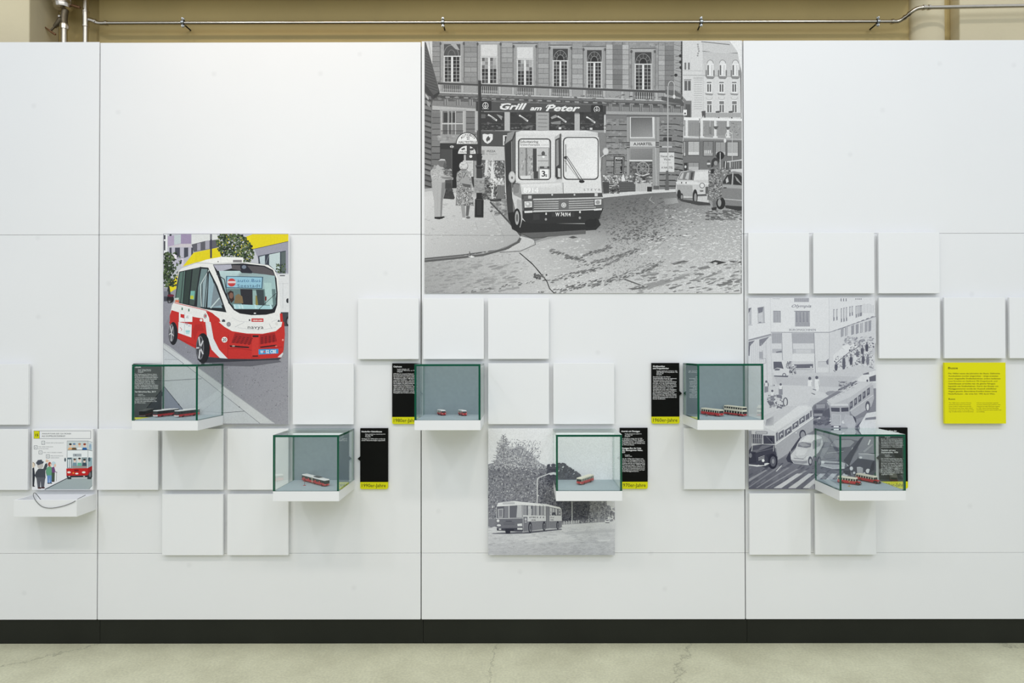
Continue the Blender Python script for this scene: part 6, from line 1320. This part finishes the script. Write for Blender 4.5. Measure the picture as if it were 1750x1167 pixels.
# saloons at the right
s.P([(830, 820), (850, 780), (960, 600), (1010, 570), (1160, 570), (1240, 590), (1240, 680), (1130, 830), (1140, 860), (1080, 890), (900, 890), (840, 860)], 108); s.P([(940, 640), (985, 580), (1160, 578), (1200, 600), (1150, 650), (1040, 660)], 150); s.P([(930, 660), (1100, 662), (1060, 720), (880, 730)], 96); s.L([(900, 720), (1080, 700)], 4, 190); s.P([(835, 800), (1060, 815), (1100, 830), (1090, 880), (900, 878), (840, 850)], 186); s.P([(850, 820), (1050, 830), (1050, 845), (850, 838)], 110); s.L([(832, 855), (960, 885), (1090, 882)], 8, 226); s.E(860, 818, 18, 16, 226); s.E(1130, 830, 18, 30, 190); s.L([(1100, 800), (1240, 620)], 8, 206); s.L([(1180, 660), (1160, 700)], 5, 220)
s.P([(1080, 800), (1260, 560), (1300, 540), (1200, 720), (1140, 860)], 72); s.P([(1070, 900), (1150, 850), (1160, 960), (1100, 950)], 60); s.P([(1000, 900), (1150, 880), (1140, 910), (930, 905)], 84)
s.P([(1150, 860), (1230, 780), (1250, 720), (1410, 720), (1445, 900), (1400, 960), (1200, 960), (1160, 920)], 76); s.P([(1245, 725), (1330, 718), (1415, 735), (1412, 800), (1350, 790), (1240, 775)], 150); s.L([(1245, 725), (1410, 735)], 6, 206); s.E(1266, 768, 16, 12, 206); s.P([(1225, 870), (1260, 868), (1290, 880), (1290, 950), (1230, 950)], 186); [s.L([(1236+k*9, 880), (1238+k*9, 948)], 3, 120) for k in range(6)]; s.E(1165, 885, 18, 22, 214); s.E(1345, 912, 24, 24, 220); s.E(1195, 932, 13, 13, 214); s.E(1305, 940, 13, 13, 206); s.P([(1290, 700), (1390, 620), (1400, 630), (1310, 712)], 160); s.P([(1340, 630), (1365, 570), (1375, 580), (1352, 632)], 220); s.P([(1390, 820), (1415, 800), (1412, 900), (1350, 940)], 50)
s.P([(700, 1108), (760, 1050), (770, 1108)], 150); s.P([(60, 480), (90, 480), (90, 640), (60, 690)], 150)
s.build('photo_print', PRINT_COL, t)

# ------------------------------------------------------------------ black-and-white photograph: articulated bus on a tree-lined road
t, x, z, w, h = board('photo_board', 5, 3, 2, 2, TILEW, 'black and white photo of an articulated bus on a tree-lined road', 'photo board')
x0, y0, x1, y1 = px_rect(x, z, w, h, -TT)
s = Sheet(x0, y0, x1, y1, -TT, 1.08); _col2 = s.col
s.col = lambda c: _col2(bl(c, 7) if isinstance(c, (int, float)) else c)
s.frame(825, 725, 5.075)
s.G([(40, 30), (1150, 30), (1150, 720), (40, 720)], [226, 232, 230, 226])
# bare conifer and broadleaf trees: trunk, twigs, foliage
s.P([(35, 350), (110, 330), (300, 380), (500, 360), (600, 380), (680, 420), (860, 520), (1080, 670), (1080, 860), (700, 860), (35, 900)], 128)
s.L([(180, 95), (182, 700)], 5, 84)
rd = random.Random(3)
for k in range(34):
    yy = 95+k*9; ln = 18+k*3.2
    for sg in (-1, 1):
        a = ln*rd.uniform(.6, 1.1); s.L([(180, yy+8), (180+sg*a*.6, yy+rd.uniform(-4, 6)), (180+sg*a, yy-6+rd.uniform(-6, 10))], 3.4, rd.uniform(84, 130))
for k in range(60):
    a = rd.uniform(-2.6, -.5); xx, yy = rd.uniform(260, 420), rd.uniform(260, 420); ln = rd.uniform(60, 170)
    mx, my = xx+math.cos(a)*ln*.5, yy+math.sin(a)*ln*.5
    ex, ey = max(100, min(505, mx+math.cos(a+rd.uniform(-.5, .5))*ln*.5)), max(118, my+math.sin(a+rd.uniform(-.5, .5))*ln*.5)
    s.L([(xx, yy), (mx, my), (ex, ey)], 3, rd.uniform(96, 150))
def crown(rd):
    x_ = rd.uniform(44, 640); top = 360-170*math.exp(-((x_-320)/130)**2)-150*math.exp(-((x_-180)/50)**2)+(max(0, x_-480)*.2)
    return (x_, top+rd.random()**1.3*(820-top))
s.scatter(6000, crown, 4.6, lambda p, rd: max(56, min(206, (134 if p[1] > 380 else 158)+rd.gauss(0, 28))), aspect=1.4, seed=31)
s.scatter(420, lambda rd: (rd.uniform(120, 500), rd.uniform(130, 400)), 3.6, lambda p, rd: rd.uniform(120, 205), aspect=1.6, seed=32)
s.scatter(1400, lambda rd: (rd.uniform(480, 660), rd.uniform(430, 860)), 5, lambda p, rd: rd.uniform(70, 140), aspect=1.3, seed=33)
def pine(rd):
    x_ = rd.uniform(560, 850); top = 340+max(0, x_-690)*.65 if x_ > 640 else 345+rd.random()*40
    return (x_, top+rd.random()**1.5*(520-min(top, 500)))
s.scatter(700, pine, 6.5, lambda p, rd: rd.uniform(64, 96), aspect=1.8, ang=-30, seed=34)
s.P([(640, 470), (860, 470), (940, 700), (640, 700)], 96)
def right_trees(rd):
    x_ = rd.uniform(640, 1080); return (x_, rd.uniform(560+max(0, x_-930)*.7, 850-max(0, x_-900)*.05))
s.scatter(2400, right_trees, 5.5, lambda p, rd: (rd.uniform(60, 112) if p[0] < 930 else rd.uniform(120, 170)), aspect=1.5, seed=35)
s.P([(1075, 560), (1150, 560), (1150, 720), (1075, 700)], 208); s.scatter(70, lambda rd: (rd.uniform(1070, 1165), rd.uniform(710, 840)), 9, [130, 146, 160, 120], seed=36)
# fence, road
s.P([(680, 850), (1060, 815), (1060, 850), (690, 875)], 150); [s.P([(700+k*21, 838-k*1.4), (712+k*21, 838-k*1.4), (712+k*21, 866-k*2), (700+k*21, 868-k*2)], 190) for k in range(14)]; s.scatter(60, lambda rd: (rd.uniform(840, 960), rd.uniform(810, 855)), 7, [90, 110, 130], seed=37)
s.G([(30, 905), (700, 880), (1165, 840), (1165, 1150), (30, 1150)], [208, 212, 214, 190, 182]); s.P([(30, 905), (130, 900), (130, 935), (50, 950)], 206)
s.P([(680, 870), (1165, 838), (1165, 850), (690, 890)], 214)
s.scatter(1100, lambda rd: (rd.uniform(40, 1160), 890+rd.random()*250), 6, lambda p, rd: 204-(p[1]-880)*0.09+rd.gauss(0, 6), aspect=4, ang=-3, sides=4, seed=38)
s.scatter(30, lambda rd: (rd.gauss(600, 110), rd.gauss(985, 18)), 9, [206, 212], aspect=6, ang=-3, seed=39); s.P([(360, 1010), (560, 990), (555, 1005), (380, 1022)], 206); s.P([(990, 1000), (1110, 995), (1100, 1012), (1010, 1016)], 214); s.P([(700, 940), (1165, 905), (1165, 930), (720, 955)], 192)
s.L([(90, 945), (330, 938)], 5, 120)
# lamp posts
s.L([(472, 690), (474, 480), (484, 462), (580, 425), (612, 418)], 9, 206); s.P([(575, 432), (630, 412), (640, 425), (590, 440)], 220); s.L([(774, 670), (774, 860)], 7, 206); [s.L([(xx, ya), (xx, 850)], 3, 206) for xx, ya in ((920, 790), (1006, 690), (1058, 730), (1100, 740))]
s.P([(1060, 835), (1070, 822), (1092, 822), (1100, 840), (1098, 852), (1060, 852)], 226); s.R(1062, 848, 1098, 855, 90); s.R(1068, 826, 1092, 836, 130)
# bus
s.P([(118, 940), (350, 930), (680, 905), (690, 912), (400, 945), (200, 950), (70, 948)], 96)
s.P([(118, 720), (130, 680), (270, 662), (350, 672), (550, 690), (670, 718), (684, 740), (688, 890), (660, 905), (420, 925), (345, 935), (130, 920), (116, 860)], 196)
s.P([(120, 715), (135, 680), (270, 662), (350, 672), (560, 692), (672, 720), (680, 738), (560, 715), (345, 698), (125, 712)], 222); s.R(172, 670, 278, 690, 196); s.L([(172, 690), (278, 688)], 3, 130); s.E(515, 690, 10, 6, 200)
s.P([(122, 712), (345, 698), (346, 808), (122, 812)], 96); s.P([(130, 732), (178, 728), (178, 808), (132, 808)], 170); s.P([(140, 740), (170, 738), (170, 800), (142, 800)], 130); s.P([(186, 708), (225, 706), (225, 806), (186, 808)], 130); s.P([(232, 705), (300, 702), (290, 806), (232, 806)], 104); s.P([(300, 702), (340, 700), (342, 806), (292, 806)], 186); s.L([(228, 705), (228, 808)], 7, 206); s.L([(178, 812), (186, 740)], 4, 60)
s.P([(116, 815), (348, 810), (350, 905), (345, 935), (130, 918), (118, 880)], 112); s.L([(116, 818), (348, 812)], 6, 176); s.R(200, 835, 252, 842, 70); [s.L([(180, 852+k*9), (275, 850+k*9)], 3, 84) for k in range(3)]; s.E(133, 835, 12, 12, 220); s.E(140, 874, 18, 9, 214); s.P([(300, 862), (340, 858), (342, 880), (302, 882)], 220); s.P([(120, 900), (350, 895), (350, 925), (125, 920)], 70); s.R(140, 902, 160, 914, 206); s.R(300, 898, 345, 912, 214); s.R(195, 905, 270, 922, 46)
s.P([(352, 700), (548, 712), (548, 788), (352, 786)], 104); [s.P([(xa, 704+(xa-352)*.05), (xa+26, 706+(xa-352)*.05), (xa+26, 786), (xa, 786)], v) for xa, v in ((356, 150), (392, 196), (432, 150), (464, 176), (500, 160), (528, 186))]; s.P([(392, 730), (425, 732), (424, 782), (392, 780)], 186); [s.L([(xa, 702), (xa, 788)], 4, 76) for xa in (388, 428, 460, 496, 525)]
s.P([(352, 788), (548, 790), (548, 836), (352, 842)], 206); s.T('AUTOBUS', 402, 812, 13, 70, w=60, bold=.03); s.T('LINIE 48A', 420, 834, 11, 70, w=40, bold=.03); [s.P([(470+k*26, 800), (480+k*26, 800), (478+k*26, 812), (470+k*26, 812)], 110) for k in range(3)]
s.P([(352, 842), (548, 836), (548, 905), (420, 922), (352, 930)], 128); s.P([(352, 800), (388, 800), (386, 922), (352, 926)], 120); s.E(372, 822, 8, 12, 196); s.R(364, 842, 380, 850, 190)
s.P([(548, 708), (580, 712), (580, 900), (548, 905)], 120); [s.L([(552+k*7, 712), (552+k*7, 900)], 3, 176 if k % 2 else 90) for k in range(4)]
s.P([(580, 716), (676, 735), (678, 790), (580, 788)], 96); [s.P([(xa, 720+(xa-580)*.19), (xa+18, 724+(xa-580)*.19), (xa+18, 788), (xa, 786)], v) for xa, v in ((582, 196), (604, 180), (628, 186), (656, 176))]; s.scatter(20, lambda rd: (rd.uniform(585, 672), rd.uniform(760, 788)), 6, [50, 70, 80], seed=40)
s.P([(580, 790), (682, 790), (684, 836), (580, 838)], 206); s.T('MIT GAS', 588, 812, 11, 80, w=30, bold=.03); s.T('FAHREN', 588, 832, 10, 80, w=26, bold=.03); s.P([(580, 838), (686, 836), (686, 890), (660, 902), (580, 900)], 128)
for cx_, cy_, rx, ry in ((411, 893, 17, 50), (532, 882, 14, 42), (650, 874, 12, 36)): s.E(cx_, cy_, rx, ry, 52); s.E(cx_+2, cy_+3, rx*.6, ry*.68, 128); s.E(cx_+2, cy_+3, rx*.3, ry*.4, 80)
s.P([(195, 922), (240, 922), (238, 946), (200, 946)], 46)
s.build('photo_print', PRINT_BW2, t)
